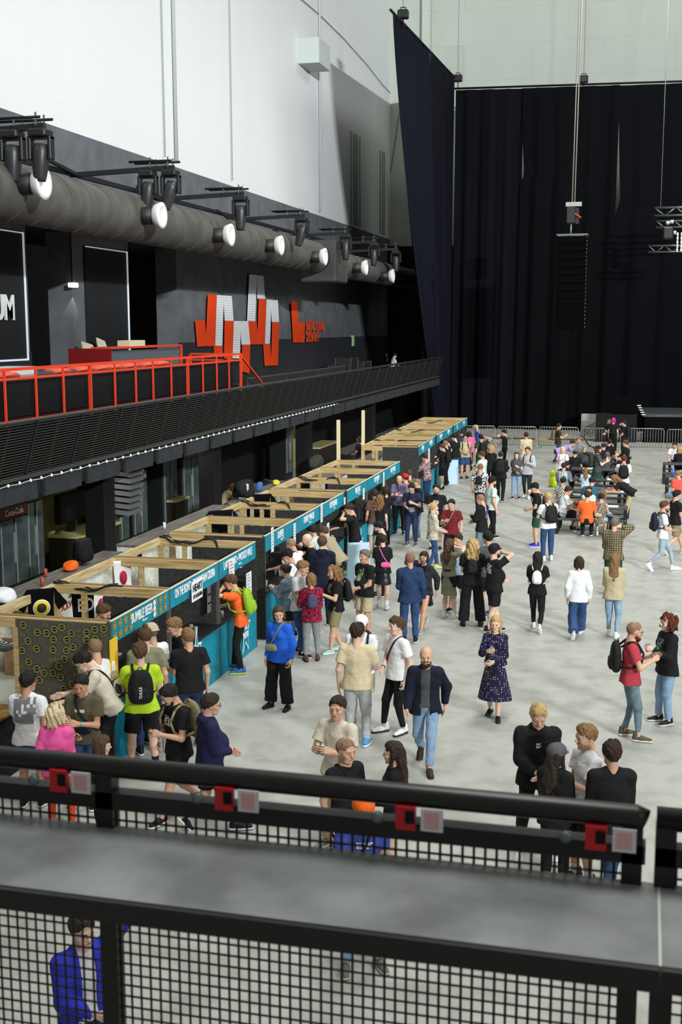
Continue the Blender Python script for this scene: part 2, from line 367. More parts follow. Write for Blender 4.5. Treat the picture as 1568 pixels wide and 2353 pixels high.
for i, (dy, hh, wd) in enumerate(((0, .9, .9), (1.6, 1.25, 1.5), (4.5, 1.0, 1.7))):
    t = empty('flight_case', (-14.6, t0[1]+dy, 3.36), 0, ['small', 'large', 'far'][i] + ' black flight case with metal edges on the balcony', 'flight case')
    MB().box((-.4, -wd/2, .0), (.4, wd/2, hh), .01).build('body', mat('1b1d20', .5), t)
    e = MB()
    for x in (-.4, .4):
        for yy in (-wd/2, wd/2): e.bar((x, yy, .1), (x, yy, hh), .04, .04, (0, 1, 0))
        for z in (.1, hh): e.bar((x, -wd/2, z), (x, wd/2, z), .04)
    e.build('edging', STEEL, t)
# ------------------------------------------------------------------ wall logo: red and white slanted bars
RO = mat('f0481c', .6, bump=.05); WL = mat('f4f7fa', .6, 'hstripes', 'd8dde4', 3.2)
def wq(a, b): return gx(380 + a/3.2667, 560 + b/3.2667, WX+.14)
LG = [('r', [(229,575),(298,576),(312,770),(245,773)]), ('r', [(326,379),(388,383),(375,770),(308,770)]),
 ('w', [(388,384),(440,388),(428,768),(374,765)]), ('w', [(440,388),(500,392),(513,580),(451,578)]),
 ('r', [(368,768),(430,766),(433,850),(374,850)]), ('r', [(451,578),(516,580),(505,880),(447,860)]),
 ('w', [(516,580),(570,581),(560,862),(507,860)]), ('w', [(568,581),(623,582),(638,758),(578,758)]),
 ('r', [(583,760),(638,758),(632,975),(580,960)]), ('w', [(634,230),(689,236),(676,583),(620,581)]),
 ('w', [(689,237),(738,243),(750,415),(696,413)]), ('r', [(625,585),(686,586),(700,756),(642,757)]),
 ('r', [(707,416),(761,417),(748,753),(697,757)]), ('w', [(759,418),(800,420),(785,752),(747,752)]),
 ('w', [(800,421),(845,424),(855,588),(805,587)]), ('r', [(740,755),(788,753),(800,914),(751,918)]),
 ('r', [(808,589),(857,589),(846,912),(800,915)]), ('r', [(947,434),(990,435),(1003,740),(965,743)]),
 ('r', [(1003,591),(1050,591),(1045,742),(1000,742)])]
lg = empty('wall_logo', (WX, 35, 6), 0, 'big red and white zigzag logo of slanted bars on dark wall', 'sign')
lg2 = empty('wall_logo', (WX, 45, 6), 0, 'red slanted mark with red lettering right of the zigzag logo', 'sign')
for i, (c, P) in enumerate(LG):
    g_ = lg if i < 17 else lg2
    MB().poly([wq(*p) for p in P], (-.03, 0, 0)).build('bar', RO if c == 'r' else WL, g_, g_.matrix_basis.inverted() if 0 else Matrix.Translation(-Vector(g_.location)))
for body, a, b_, zz in (('МТС LIVE', 1057, 1192, 625), ('ХОЛЛ', 1057, 1147, 706)):
    pa, pb = wq(a, zz), wq(b_, zz); L_ = pb[1]-pa[1]; sz = .66
    o = text('lettering', body, RO, lg2, Matrix.Identity(4), sz, .012, 'LEFT')
    xs = [v.co.x for v in o.data.vertices]; wdt = max(xs)-min(xs)
    o.matrix_local = Matrix.Translation(-Vector(lg2.location)) @ facex(WX+.15, pa[1], pa[2]) @ Matrix.Diagonal((L_/wdt, 1, 1, 1))
# screens with white outline at the left
for i, (qa, qb, tb) in enumerate((((-190, 500), (63, 828), 1), ((203, 560), (298, 790), 0))):
    pa, pb = gx(qa[0], 700, WX+.12), gx(qb[0], 700, WX+.12); za = gx(qb[0]-2, (828 if i == 0 else 815), WX+.12)[2]; zb = gx(qb[0]-12, (533 if i == 0 else 577), WX+.12)[2]
    t = empty('panel_screen', (WX+.05, (pa[1]+pb[1])/2, za), 0, 'black wall panel with white light line' + (' and white UM lettering' if i == 0 else ' beside the pillar'), 'panel')
    l_ = (pb[1]-pa[1])/2; h_ = zb-za
    MB().box((-.04, -l_, 0), (.02, l_, h_)).build('board', mat('1d2023', .8), t)
    WLt = mat('dfe8f2', .5, emit=.35)
    MB().bar((.04, l_-.03, 0), (.04, l_-.03, h_), .05, .03, (0, 1, 0)).bar((.04, -l_, .02), (.04, l_, .02), .03, .05).bar((.04, -l_, h_-.02), (.04, l_, h_-.02), .03, .03).build('light_line', WLt, t)
    if tb:
        pu = gx(34, 710, WX+.12); text('lettering', 'PREMIUM', mat('eef0f3', .6), t, Matrix.Translation(-Vector(t.location)) @ facex(WX+.12, pu[1], pu[2]), .92, .02, 'RIGHT', .8)
# small lamp on the pillar
p = gx(184, 655, WX+.3); t = empty('wall_lamp', (WX, p[1], p[2]), 0, 'small white lamp with bright beam on dark pillar', 'lamp')
MB().box((.0, -.2, -.07), (.16, .2, .07), .02).build('lamp_body', mat('e8eef6', .4, emit=1.2), t); MB().bar((.05, 0, .05), (.05, 0, 3.0), .03, .03, (0, 1, 0)).build('conduit', BLACK, t)
l = bpy.data.lights.new('spot', 'SPOT'); l.energy = 25; l.spot_size = 1.2; lo = bpy.data.objects.new('lamp_light', l); C.objects.link(lo); lo.parent = t; lo.location = (.12, 0, -.1)
# ------------------------------------------------------------------ air duct with nozzles
PX, PZ, PR = -13.6, 9.05, .62
dm = mat('4b4a48', .62, 'noise', '5d5b57', 1.6, bump=.15)
d = empty('air_duct', (PX, 20, PZ), 0, 'long dark round air duct with white nozzles along the wall', 'air duct'); id_ = Matrix.Translation((-PX, -20, -PZ))
yt = gx(765, 600, PX+.3)[1]
pp = []; yy = 4.
while yy < 76: pp.append(yy); yy += .5
MB().tube([(PX, q, PZ) for q in pp if q < yt-1.2], PR, 28).build('pipe', dm, d, id_)
MB().tube([(PX, q, PZ-.12) for q in pp if q > yt+.8], PR*.9, 28).build('pipe', dm, d, id_)
rb = MB()
for q in np.arange(5, 76, 1.05):
    if abs(q-yt) > 1.5: rb.tube([(PX, q, PZ-(.12 if q > yt else 0)), (PX, q+.03, PZ-(.12 if q > yt else 0))], PR+.012 if q < yt else PR*.9+.012, 28)
rb.build('seam', dm, d, id_)
MB().box((PX-.8, yt-1.3, PZ-1.0), (PX+.75, yt+.9, PZ+.75), .05).build('junction_box', mat('3d3c3d', .6, 'noise', '4b4a4b', 1), d, id_)
for q in ((103, 421), (374, 495), (533, 540), (648, 564), (749, 590), (843, 615), (905, 634)):
    p = gx(q[0], q[1], PX+1.15); n_ = empty('nozzle', (0, 0, 0)); bpy.data.objects.remove(n_)
    zc = p[2]-.0
    st = MB().tube([(PX+.2, p[1], zc-.0), (PX+1.0, p[1], zc)], .23, 18); so = st.build('nozzle_neck', BLACKM, d, id_)
    MB().lathe([(.23, PX+.92), (.29, PX+.96), (.34, PX+1.12), (.34, PX+1.15), (.22, PX+1.17), (.17, PX+1.08), (.05, PX+1.1)], (0, p[1], zc), 24, 'x').build('nozzle_cone', mat('e6e8e6', .5), so)
# ------------------------------------------------------------------ wall-side lighting arms with moving heads
bm0 = MB().bar((-15.2, 5, 10.25), (-15.2, 66, 10.25), .12, .12)
bm0.build('rigging_rail', BLACKM, label='long black rigging rail running above the air duct', cat='rail')
MV = [((102, 290), 2, .1), ((400, 385), 2, .35), ((560, 445), 1, .1), ((700, 495), 1, .7), ((800, 535), 1, 0), ((865, 555), 1, .1), ((915, 572), 1, 0)]
wh = ['nearest the left edge', 'second from the left', 'third along the duct', 'fourth, with the tilted lamp', 'above the duct junction box', 'past the junction box', 'farthest, by the curtain']
for k, (q, n, tl) in enumerate(MV):
    p = gx(q[0], q[1], -12.3)
    t = empty('lighting_bracket', (-12.3, p[1], p[2]), 0, 'black lighting bracket arm over the duct, ' + wh[k], 'bracket', 'lighting brackets')
    MB().bar((-3.0, 0, -.1), (0, 0, 0), .14, .12).bar((-2.8, 0, -.1), (-2.6, -2.2, .05), .08).build('arm', BLACKM, t)
    MB().tube([(-1.2, -.18, .16), (.0, -.18, .16)], .03).tube([(-1.2, .18, .16), (.1, .18, .16)], .03).build('pipe', BLACK, t)
    c_ = MB()
    for x_ in (-.6, -.1):
        for y_ in (-.18, .18): c_.bar((x_, y_, .0), (x_, y_, .26), .03, .03, (0, 1, 0))
    c_.build('clamp', STEEL, t)
    for j in range(n):
        hd = empty('moving_head_light', (-12.3 - (.75 if (n == 2 and j == 0) else .1), p[1], p[2]-.06), 0, 'black moving head stage light ' + wh[k] + (', inner' if n == 2 and j == 0 else (', outer' if n == 2 else '')), 'stage light', 'moving head lights')
        MB().box((-.2, -.2, -.16), (.2, .2, 0), .03).build('base', BLACKM, hd)
        MB().box((-.27, -.1, -.62), (-.19, .1, -.14), .02).box((.19, -.1, -.62), (.27, .1, -.14), .02).box((-.27, -.08, -.2), (.27, .08, -.14)).build('yoke', BLACKM, hd)
        R_ = Matrix.Translation((0, 0, -.5)) @ Matrix.Rotation(tl*(1 if j else .4), 4, 'Y')
        MB().lathe([(.05, .22), (.15, .2), (.18, .05), (.17, -.25), (.13, -.5), (.12, -.55), (.1, -.53)], (0, 0, 0), 14).build('lamp_head', mat('2b2c30', .4), hd, R_)
# white conduits, cable and service box on the wall
for i, (a, b_) in enumerate((((399, 0), (410, 395)), ((374, 0), (383, 378)), ((733, 0), (740, 505)), ((525, 0), (541, 460)))):
    p, q = gx(a[0], 100, WX+.1), gx(b_[0], 390, WX+.1); yy = (p[1]+q[1])/2
    MB().tube([(WX+.08, yy, 12), (WX+.08, yy, 34)], [.07, .02, .07, .02][i], 8).build('conduit', [mat('b9bdc0', .6), mat('a7abb0', .6)][i % 2], label=['thick grey vertical pipe on the white wall', 'thin vertical cable left of the thick pipe', 'grey vertical pipe passing behind the service box', 'thin vertical cable on the middle of the white wall'][i], cat='pipe')
bx = empty('service_box', (WX, 57, 18.5), 0, 'pale grey square box mounted high on the white wall', 'box')
MB().box((0, 0, 0), (1.04, 2.1, 1.15), .01).build('body', mat('c2c9c6', .7), bx)
cp = [gx(*q, WX+.06) for q in ((640, -40), (695, 0), (733, 32), (790, 88), (845, 150), (880, 195), (898, 214))]
cb = MB().tube(cp, .02, 5); c2 = gy(925, 215, 78.15); cb.tube([(-16.45, 78.15, 16.0), tuple(c2)], .02, 5)
cb.build('wall_cable', mat('6f7478', .6), label='thin dark cable running diagonally along the upper wall', cat='cable')
for px in (808, 814, 818, 822, 828, 875, 880, 884):
    p = gx(px, 420, WX+.05); MB().tube([(WX+.04, p[1], 11.9), (WX+.04, p[1], 17)], .03, 5).build('wall_cable', mat('8d8c80', .6), label='thin vertical cable in the shaded part of the wall', cat='cable', group='cables in the wall shadow')
# ------------------------------------------------------------------ curtains
def curtain(name, ax, fix, top, bot, zt, zb, col, label, fr=1.0, amp=.18, n=140, nz=48, gap=None):
    """top=(a0,a1), bot=(a0,a1) range along the run; ax 'x' or 'y'"""
    vs = []; fs = []
    for j in range(nz+1):
        t = j/nz; te = t**1.3; z = zt[0]*(1-t) + zb*t
        a0 = top[0] + (bot[0]-top[0])*te; a1 = top[1] + (bot[1]-top[1])*te
        if gap and gap[1] < z < gap[2]:
            sv = (gap[2]-z)/(gap[2]-gap[1]); gg = gap[3]*sv**1.5*min(1, (1-sv)*8); a0 += gg if gap[0] < 0 else 0; a1 -= gg if gap[0] > 0 else 0
        for i in range(n+1):
            s = i/n; a = a0 + (a1-a0)*s; ph = s*(top[1]-top[0])*fr*2*math.pi
            o = amp*(.25+.75*t)*(math.sin(ph) + .4*math.sin(ph*.37+1) + .3*math.sin(ph*2.3+2))
            zz = (zt[0] + (zt[1]-zt[0])*s)*(1-t) + zb*t
            vs.append((a, fix+o, zz) if ax == 'x' else (fix+o, a, zz))
    k = n+1
    for j in range(nz):
        for i in range(n): fs.append((j*k+i, j*k+i+1, (j+1)*k+i+1, (j+1)*k+i))
    N = len(vs); off = (0, .03, 0) if ax == 'x' else (-.03, 0, 0)
    mb = MB(); mb.add(vs, fs, True)
    o = mb.build(name, mat(col, .95, bump=.1), label=label, cat='curtain', group='black hall curtains')
    sm = o.modifiers.new('thickness', 'SOLIDIFY'); sm.thickness = .02
    return o
ly = lambda px, py: gx(px, py, -11.5)[1]
curtain('curtain', 'y', -11.5, (ly(903, 40), ly(988, 115)), (ly(1004, 830), ly(1012, 830)), (19.95, 20.4), .0, '171822', 'navy side curtain hanging gathered, high above the balcony end', .9, .14)
curtain('curtain', 'y', -11.5, (ly(988, 115)+.05, 72.9), (ly(1003, 600)-.4, 72.6), (20.4, 20.6), .02, '14151d', 'navy side curtain next to the corner, right of the gathered one', .45, .1, gap=(-1, 8.5, 17.5, .75))
bxs = [(-11.45, -7.55, -11.45, -7.75), (-7.5, -2.1, -7.65, -2.3), (-2.0, 1.6, -2.1, 1.3), (1.5, 6.5, 1.4, 6.5)]
bl = ['black back curtain filling the hall corner', 'wide black back curtain behind the hanging speakers', 'black back curtain behind the stage truss', 'black back curtain at the right edge']
for i, (a, b_, c_, d_) in enumerate(bxs):
    zt = [(19.95, 19.85), (19.85, 19.75), (19.75, 19.7), (19.7, 19.6)][i]
    curtain('curtain', 'x', 73.0 - .12*(i % 2), (a, b_+.12), (c_-.1, d_+.14), zt, .02, ['101116', '0c0d10', '0d0e12', '0d0e12'][i], bl[i], [.9, .7, .5, .5][i], .16, gap=[None, (-1, 14.5, 18.6, .26), (-1, 12.6, 18.8, .34), None][i])
tb = MB().tube([(-11.5, 54.5, 20.0), (-11.5, 73, 20.65)], .06).tube([(-11.6, 73.05, 20.05), (8, 73.05, 19.7)], .06)
tb.build('curtain_rail', BLACK, label='black pipe rail carrying the hall curtains', cat='rail')
for i, (q, yy, lab) in enumerate((((927, 33), None, 'black chain hoist at the top corner of the side curtain'), ((1053, 180), 72.8, 'black chain hoist above the curtain corner'), ((1342, 182), 72.8, 'black chain hoist above the back curtain'))):
    p = gy(q[0], q[1], yy) if yy else gx(q[0], q[1], -11.4)
    t = empty('chain_hoist', tuple(p), 0, lab, 'hoist', 'chain hoists'); MB().box((-.25, -.18, -.2), (.25, .18, .2), .05).build('body', BLACKM, t)
    MB().tube([(-.12, 0, .2), (-.12, 0, .3), (.12, 0, .3), (.12, 0, .2)], .025, 6).tube([(0, 0, -.2), (0, 0, -.6)], .03, 6).build('hook', BLACK, t)
    MB().tube([(0, 0, .3), (0, 0, 15)], .015, 5).build('chain', GREY, t)
# ------------------------------------------------------------------ hanging speakers, truss, stage, barriers
pa = empty('line_array', (-3.65, 60, 10.5), 0, 'tall black speaker column hanging from a chain hoist', 'speaker')
for k in range(12):
    z = -.06-k*.372; b = MB(); off = -.0
    b.box((-.68, -.3, z-.355), (.68, .3, z)).box((-.62, -.33, z-.33), (.62, -.3, z-.03)); b.build('speaker_box', mat('070708', .92), pa)
rg = MB()
for k in range(24): rg.box((.685, -.1, -.12-k*.186), (.70, .05, -.05-k*.186))
rg.build('rigging_pin', GREY, pa)
MB().bar((-.74, -.3, .02), (.74, -.3, .02), .06).bar((-.74, .3, .02), (.74, .3, .02), .06).bar((-.7, -.3, .02), (-.7, .3, .02), .06).bar((.7, -.3, .02), (.7, .3, .02), .06).build('frame', STEEL, pa)
MB().box((-.3, -.2, .55), (.12, .2, 1.35), .03).box((.1, -.1, .5), (.3, .1, 1.3), .03).build('hoist_motor', BLACKM, pa)
MB().box((-.35, -.12, 1.35), (.4, .12, 1.55)).build('hoist_clamp', mat('b0b3ae', .4, metal=.5), pa); MB().tube([(-.08, 0, .04), (-.08, 0, .6)], .04, 6).build('hoist_hook', mat('b0b3ae', .4, metal=.5), pa)
MB().tube([(-.06, 0, 1.5), (.06, 0, 13)], .03, 5).tube([(.06, 0, 1.5), (.17, 0, 13)], .03, 5).build('chain', mat('9a958c', .5), pa)
MB().bar((.1, -.2, 1.0), (.4, -.2, .8), .07).build('strap', mat('c23a2a', .6), pa)
def truss(t, x0, x1, z, s=.5):
    b = MB(); n = int((x1-x0)/s)
    for dy in (-s/2, s/2):
        for dz in (0, s*.8): b.tube([(x0, dy, z+dz), (x1, dy, z+dz)], .03, 6)
    for i in range(n):
        a = x0 + (x1-x0)*i/n; c = x0 + (x1-x0)*(i+1)/n
        for dy in (-s/2, s/2): b.tube([(a, dy, z+(0 if i % 2 else s*.8)), (c, dy, z+(s*.8 if i % 2 else 0))], .015, 5)
        b.tube([(a, -s/2, z), (a, s/2, z)], .015, 5)
    b.build('truss', STEEL, t)
P0 = gy(1505, 480, 66); sr = empty('stage_truss', (P0[0], 66, P0[2]), 0, 'stage lighting truss with clustered round lamps at the right edge', 'truss')
truss(sr, 0, 3.2, -.35, .5); truss(sr, -.25, 2.2, -2.2, .4); truss(sr, .1, 3.2, -.95, .4)
for i, (x_, z_) in enumerate(((.6, -1.1), (.9, -1.1), (1.1, -1.25), (.75, -.75), (.95, -.7))):
    MB().lathe([(.02, -.16), (.09, -.14), (.1, .02), (.08, .03)], (x_, -.3, z_), 8, 'x').build('lamp', mat('b9c0bd', .4), sr)
for r_ in range(5):
    for c_ in range(2): MB().lathe([(.03, -.05), (.1, -.03), (.1, .04), (.06, .05)], (1.2+c_*.2, -.35, -1.35-r_*.2), 8, 'x').build('round_lamp', mat('d7dcd8', .4, emit=.15), sr)
MB().box((.45, -.5, -1.6), (1.0, -.1, -.95), .08).build('moving_head', BLACKM, sr)
MB().tube([(.3, 0, 0), (.3, 0, 13)], .02, 5).tube([(2.8, 0, 0), (2.8, 0, 13)], .02, 5).build('chain', GREY, sr)
st = empty('stage', (-.05, 66, 0), 0, 'black raised stage deck at the right end of the hall', 'stage')
MB().box((0, 0, 1.38), (9, 5.5, 1.52)).build('deck', mat('3a3c3e', .35, 'grainx', '5d6062', 2), st)
MB().box((.04, .03, 0), (9, .1, 1.38)).box((.04, .03, 0), (.1, 5.4, 1.38)).build('skirt', mat('101012', .9), st)
sb = MB()
for k in range(5): sb.box((-.32+k*.06, -.05-k*.0, 1.95-k*.12), (-.12+k*.06, .06, 2.0-k*.12))
sb.build('marker_light', mat('c9ccc4', .4, emit=.3), st)
sp2 = empty('speaker_stack', (-1.0, 66.3, 0), 0, 'stack of black subwoofer cabinets beside the stage', 'speaker')
MB().box((-1.5, -.5, 0), (.65, .6, .75), .02).box((-1.5, -.5, .76), (.65, .6, 1.5), .02).build('subwoofer', BLACK, sp2)
MB().box((-.6, -.4, 1.5), (.55, .4, 2.35), .03).build('top_speaker', mat('0b0b0d', .95), sp2)
P1 = gz(1368, 1002); rp = empty('stage_ramp', (P1[0], 68.5, 0), 0, 'grey panel and metal ramp frame lying behind the barriers', 'ramp')
MB().poly([(-.8, .6, 0), (.75, .6, 0), (.75, 1.0, 1.25), (-.8, 1.0, 1.25)], (0, .05, 0)).build('panel', mat('8b8c86', .8, 'noise', 'a0a19a', 3), rp)
f = MB()
for k in range(5): f.tube([(-.7, -.3+k*.12, .05+.1*k), (1.0, -.2+k*.12, .75+.13*k)], .035, 6)
for k in range(5): f.tube([(-.6+k*.38, -.35, .1+k*.16), (-.5+k*.38, .35, .5+k*.15)], .03, 6)
f.build('frame', STEEL, rp)
GAL = mat('9b9e9a', .4, metal=.7)
bar0 = None; bpos = [(-9.4, 61.5), (-7.3, 61.5), (-5.2, 61.6), (-3.1, 61.4), (-1.0, 61.7), (1.12, 61.5), (3.25, 61.5)]
bl = ['behind the far stall queue', 'left, beside the person in black', 'behind the man in brown shirt', 'in front of the metal ramp', 'in front of the speaker stack', 'in front of the stage', 'at the right edge by the stage']
for i, (x_, y_) in enumerate(bpos):
    t = empty('crowd_barrier', (x_, y_, 0), .0, 'grey steel crowd barrier ' + bl[i], 'barrier', 'crowd barriers in front of the stage')
    W = 2.04
    if bar0 is None:
        fr = MB().tube([(.04, 0, .16), (.04, 0, 1.0), (.1, 0, 1.1), (W-.1, 0, 1.1), (W-.04, 0, 1.0), (W-.04, 0, .16), (.04, 0, .16)], .022, 7).build('frame', GAL, t)
        bs = MB()
        for k in range(1, 15): bs.tube([(.04+k*(W-.08)/15, 0, .16), (.04+k*(W-.08)/15, 0, 1.1)], .011, 6)
        bs = bs.build('bars', GAL, t)
        f1 = MB().tube([(.14, -.3, .02), (.14, -.05, .16), (.14, .05, .16), (.14, .3, .02)], .02, 6).build('foot', GAL, t)
        f2 = f1.copy(); C.objects.link(f2); f2.location.x = W-.28
        bar0 = [fr, bs, f1, f2]
    else:
        for b in bar0: c = b.copy(); C.objects.link(c); c.parent = t
cc = MB(); 
for k in range(26): cc.box((-9.6+k*.5, 66.4, 0), (-9.6+k*.5+.46, 66.75, .06), .01)
cc.build('cable_cover', mat('c9a41c', .6, 'blotch', '26241d', 1.2), label='yellow and black cable cover strip on floor behind barriers', cat='cable cover')
MB().tube([tuple(gz(*q)+V(0, 0, .02)) for q in ((1330, 985), (1345, 1010), (1352, 1022), (1368, 1032), (1385, 1036))], .03, 5).build('floor_cable', BLACK, label='black cable lying on floor near the far picnic table', cat='cable')
# ------------------------------------------------------------------ picnic tables
def picnic(x, y, W, lab):
    t = empty('picnic_table', (x, y, 0), 0, lab, 'picnic table', 'black picnic tables')
    m_ = mat('2a2b2f', .45, 'grainx', '4a4c50', 2.5); 
    tp = MB()
    for k in range(5): tp.box((-W/2, -.37+k*.15, .71), (W/2, -.37+k*.15+.14, .75), .004)
    tp.build('tabletop', m_, t)
    for s_ in (-1, 1):
        b = MB().box((-W/2, s_*.72-.15, .42), (W/2, s_*.72-.01, .46), .004).box((-W/2, s_*.72+.0, .42), (W/2, s_*.72+.14, .46), .004); b.build('bench', m_, t)
        MB().box((s_*(W/2-.06)-.05, -.83, .36), (s_*(W/2-.06)+.05, .83, .42)).box((s_*(W/2-.06)-.05, -.36, .62), (s_*(W/2-.06)+.05, .36, .71)).build('cross_beam', mat('1b1b1f', .6), t)
        for q in (-1, 1):
            MB().box((s_*(W/2-.06)-.05, q*.78-.06, 0), (s_*(W/2-.06)+.05, q*.78+.06, .42)).build('leg', mat('1b1b1f', .6), t)
            MB().box((s_*(W/2-.06)-.05, q*.3-.05, 0), (s_*(W/2-.06)+.05, q*.3+.05, .71)).build('leg', mat('1b1b1f', .6), t)
    return t
TB = [(-1.43, 36.75, 2.1, 'black picnic table nearest the camera with the orange shirted man'), (-1.4, 40.2, 2.1, 'black picnic table behind the nearest one with white papers'),
      (-1.55, 43.4, 2.1, 'third black picnic table from the front of the left row'), (-1.6, 46.7, 2.1, 'fourth black picnic table, beside the bearded standing man'), (-1.6, 51, 2.1, 'farthest black picnic table of the left row'),
      (1.9, 45.2, 2.1, 'right hand black picnic table with blue bottle'), (1.85, 49.3, 2.1, 'right hand black picnic table, farther one by the barriers')]
for a in TB: picnic(*a)
# ------------------------------------------------------------------ bar under the balcony
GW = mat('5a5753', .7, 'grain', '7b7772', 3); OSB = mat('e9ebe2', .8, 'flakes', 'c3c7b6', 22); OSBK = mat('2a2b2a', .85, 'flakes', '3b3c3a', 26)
for i, (xa, y0, y1, lab, fm) in enumerate(((-11.15, 13.2, 24.5, 'bar counter with grey plank top and pale board front, nearest part', OSB), (-11.2, 25.3, 31.8, 'bar counter with grey plank top, middle part behind coats', OSB), (-11.0, 32.6, 36.6, 'bar counter part faced with raw chipboard', mat('b5b096', .8, 'flakes', '7f7b66', 18)), (-9.95, 37.5, 47.5, 'white fronted bar counter part beyond the tall wooden posts', mat('d9dadb', .8)))):
    t = empty('bar_counter', (xa, y0, 0), 0, lab, 'bar counter', 'bar counters under the balcony')
    MB().box((-.08, 0, 0), (0, y1-y0, 1.1)).box((-.6, 0, 0), (0, .05, 1.1)).build('front_panel', fm, t)
    tp = MB()
    for k in range(3): tp.box((-.62+k*.22, 0, 1.1), (-.62+k*.22+.21, y1-y0, 1.16))
    tp.build('countertop', GW, t)
for y_, s_, lab in ((17.6, 1.0, 'white diamond gin sign low on the bar front at the left edge'), (21.6, 1.0, 'white diamond gin sign on the bar front behind the second stall')):
    t = empty('diamond_sign', (-11.14, y_, .62), 0, lab, 'sign', 'diamond signs')
    MB().poly([(0, -.55*s_, 0), (0, 0, -.46), (0, .55*s_, 0), (0, 0, .46)], (.012, 0, 0)).build('board', mat('e4e6e0', .7), t)
    text('lettering', 'LOCKWOOD', mat('b0303a', .7), t, facex(.018, 0, 0), .2, .002); text('lettering', 'GIN', mat('55504c', .7), t, facex(.018, 0, .17), .1, .002)
def fridge(px, wdt, hgt, lab, red=False, py=1100):
    p = gx(px, py, -14.0); t = empty('drinks_fridge', (-14.0, p[1], 0), 0, lab, 'fridge', 'drinks fridges under the balcony')
    MB().box((-.7, -wdt/2, 0), (0, wdt/2, hgt), .02).build('body', mat('141416', .5), t)
    hd = MB().box((0, -wdt/2+.03, hgt-.3), (.04, wdt/2-.03, hgt-.05)).build('header', mat('5a1013' if red else '1b1b1e', .4), t)
    if red: text('lettering', 'Coca-Cola', mat('c9c2bd', .6), hd, facex(.045, 0, hgt-.18), .2, .002)
    for s_ in (-1, 1):
        MB().box((0, s_*wdt/4-wdt/4+.03, .3), (.03, s_*wdt/4+wdt/4-.03, hgt-.34)).build('door', mat('39474a', .15, 'noise', '4b5b5c', 3), t)
        MB().box((.03, s_*wdt/4-wdt/4+.03, .3), (.05, s_*wdt/4-wdt/4+.06, hgt-.34)).box((.03, s_*.04-.012, .8), (.06, s_*.04+.012, 1.5)).build('handle', mat('8f9796', .4), t)
fridge(32, 1.3, 2.15, 'black double door drinks fridge at the left edge', True, 1250); fridge(80, .8, 2.4, 'tall glass drinks fridge beside the yellow shelves', False, 1220)
fridge(275, 1.15, 2.3, 'drinks fridge behind the louvred lamp', False, 1180); fridge(322, 1.0, 2.1, 'narrow drinks fridge right of the louvred lamp', True, 1180)
fridge(440, 1.5, 2.35, 'double glass fridge left of the middle column', False, 1120); fridge(391, 1.1, 2.5, 'tall black fridge with red lettering in the bar niche', True, 1120)
fridge(665, 1.0, 2.3, 'glass fridge beyond the third column', False, 1040)
YEL = mat('b3ac6a', .75)
for i, (pxa, pxb, lab) in enumerate(((102, 205, 'pale yellow shelf unit with black screen behind the first bar part'), (338, 370, 'pale yellow shelf unit between two fridges'), (688, 735, 'pale yellow shelf unit by the red fridge far along the bar'))):
    a, b_ = gx(pxa, 1200 if i == 0 else 1130, -14.6)[1], gx(pxb, 1200 if i == 0 else 1130, -14.6)[1]
    t = empty('shelf_unit', (-15, (a+b_)/2, 0), 0, lab, 'shelf', 'yellow shelf units'); l_ = (b_-a)/2
    MB().box((0, -l_, 0), (.06, l_, 2.9)).build('back_panel', YEL, t)
    for z in (2.1, 2.55): MB().box((.06, -l_, z), (.5, l_, z+.05)).build('shelf', YEL, t)
    MB().box((.5, -l_, .9), (1.35, l_, .96)).build('worktop', mat('c6bf83', .7), t); MB().box((.5, -l_+.02, 0), (1.3, l_-.02, .9)).build('dark_inside', mat('2c2a20', .7), t)  # dark box colours in the shade inside the niche, under the worktop
p = gx(182, 1235, -14.0); MB().box((-14.3, p[1]-.75, 1.25), (-14.1, p[1]+.75, 2.0), .03).box((-14.3, p[1]-.1, .97), (-14.15, p[1]+.1, 1.3)).build('screen', BLACK, label='big black monitor standing on the yellow worktop', cat='monitor')
p = gx(143, 1180, -14.9); t = empty('poster', (-14.92, p[1], p[2]), 0, 'small white poster with red lettering on yellow shelves', 'poster')
MB().box((0, -.3, -.2), (.01, .3, .2)).build('sheet', mat('d9d6c8', .7), t); text('lettering', 'LOCKWOOD', mat('a23038', .7), t, facex(.015, 0, -.03), .1, .001)
# warm lamps of the bar
for px, py in ((150, 1130), (370, 1090), (560, 1050), (720, 1010)):
    p = gx(px, py, -13.2); l = bpy.data.lights.new('bar_lamp', 'AREA'); l.size = .6; l.energy = 26; l.color = (1, .95, .8)
    o = bpy.data.objects.new('bar_lamp', l); C.objects.link(o); o.location = (-13.0, p[1], 2.9); o.rotation_euler = (0, -.5, 0)
p = gx(293, 1115, -12.0); t = empty('louvred_lamp', tuple(p), .0, 'curved grey louvred fixture hanging from the balcony edge', 'lamp')
for k in range(10):
    z = .75-k*.155; a = .05*math.sin(k*.35)
    MB().poly([(-.25, -.38, z), (.2+a, -.38, z-.04), (.2+a, .38, z-.04), (-.25, .38, z)], (.03, 0, .1)).build('louvre', mat('6b6d70', .5), t)
MB().box((-.35, -.42, -.8), (-.2, .42, .95), .02).build('housing', mat('3a3a3e', .6), t)
for q, zt_ in (((778, 965), None), ((835, 943), None)):
    k = 0 if q[0] == 778 else 1; x_ = [-9.4, -9.5][k]; p = gx(q[0], q[1], x_)
    MB().box((x_-.05, p[1]-.05, 0), (x_+.05, p[1]+.05, p[2])).build('wooden_post', mat('e2d6b2', .7), label=['tall bare wooden post, left of the two', 'tallest bare wooden post, beside the far stall'][k], cat='post')
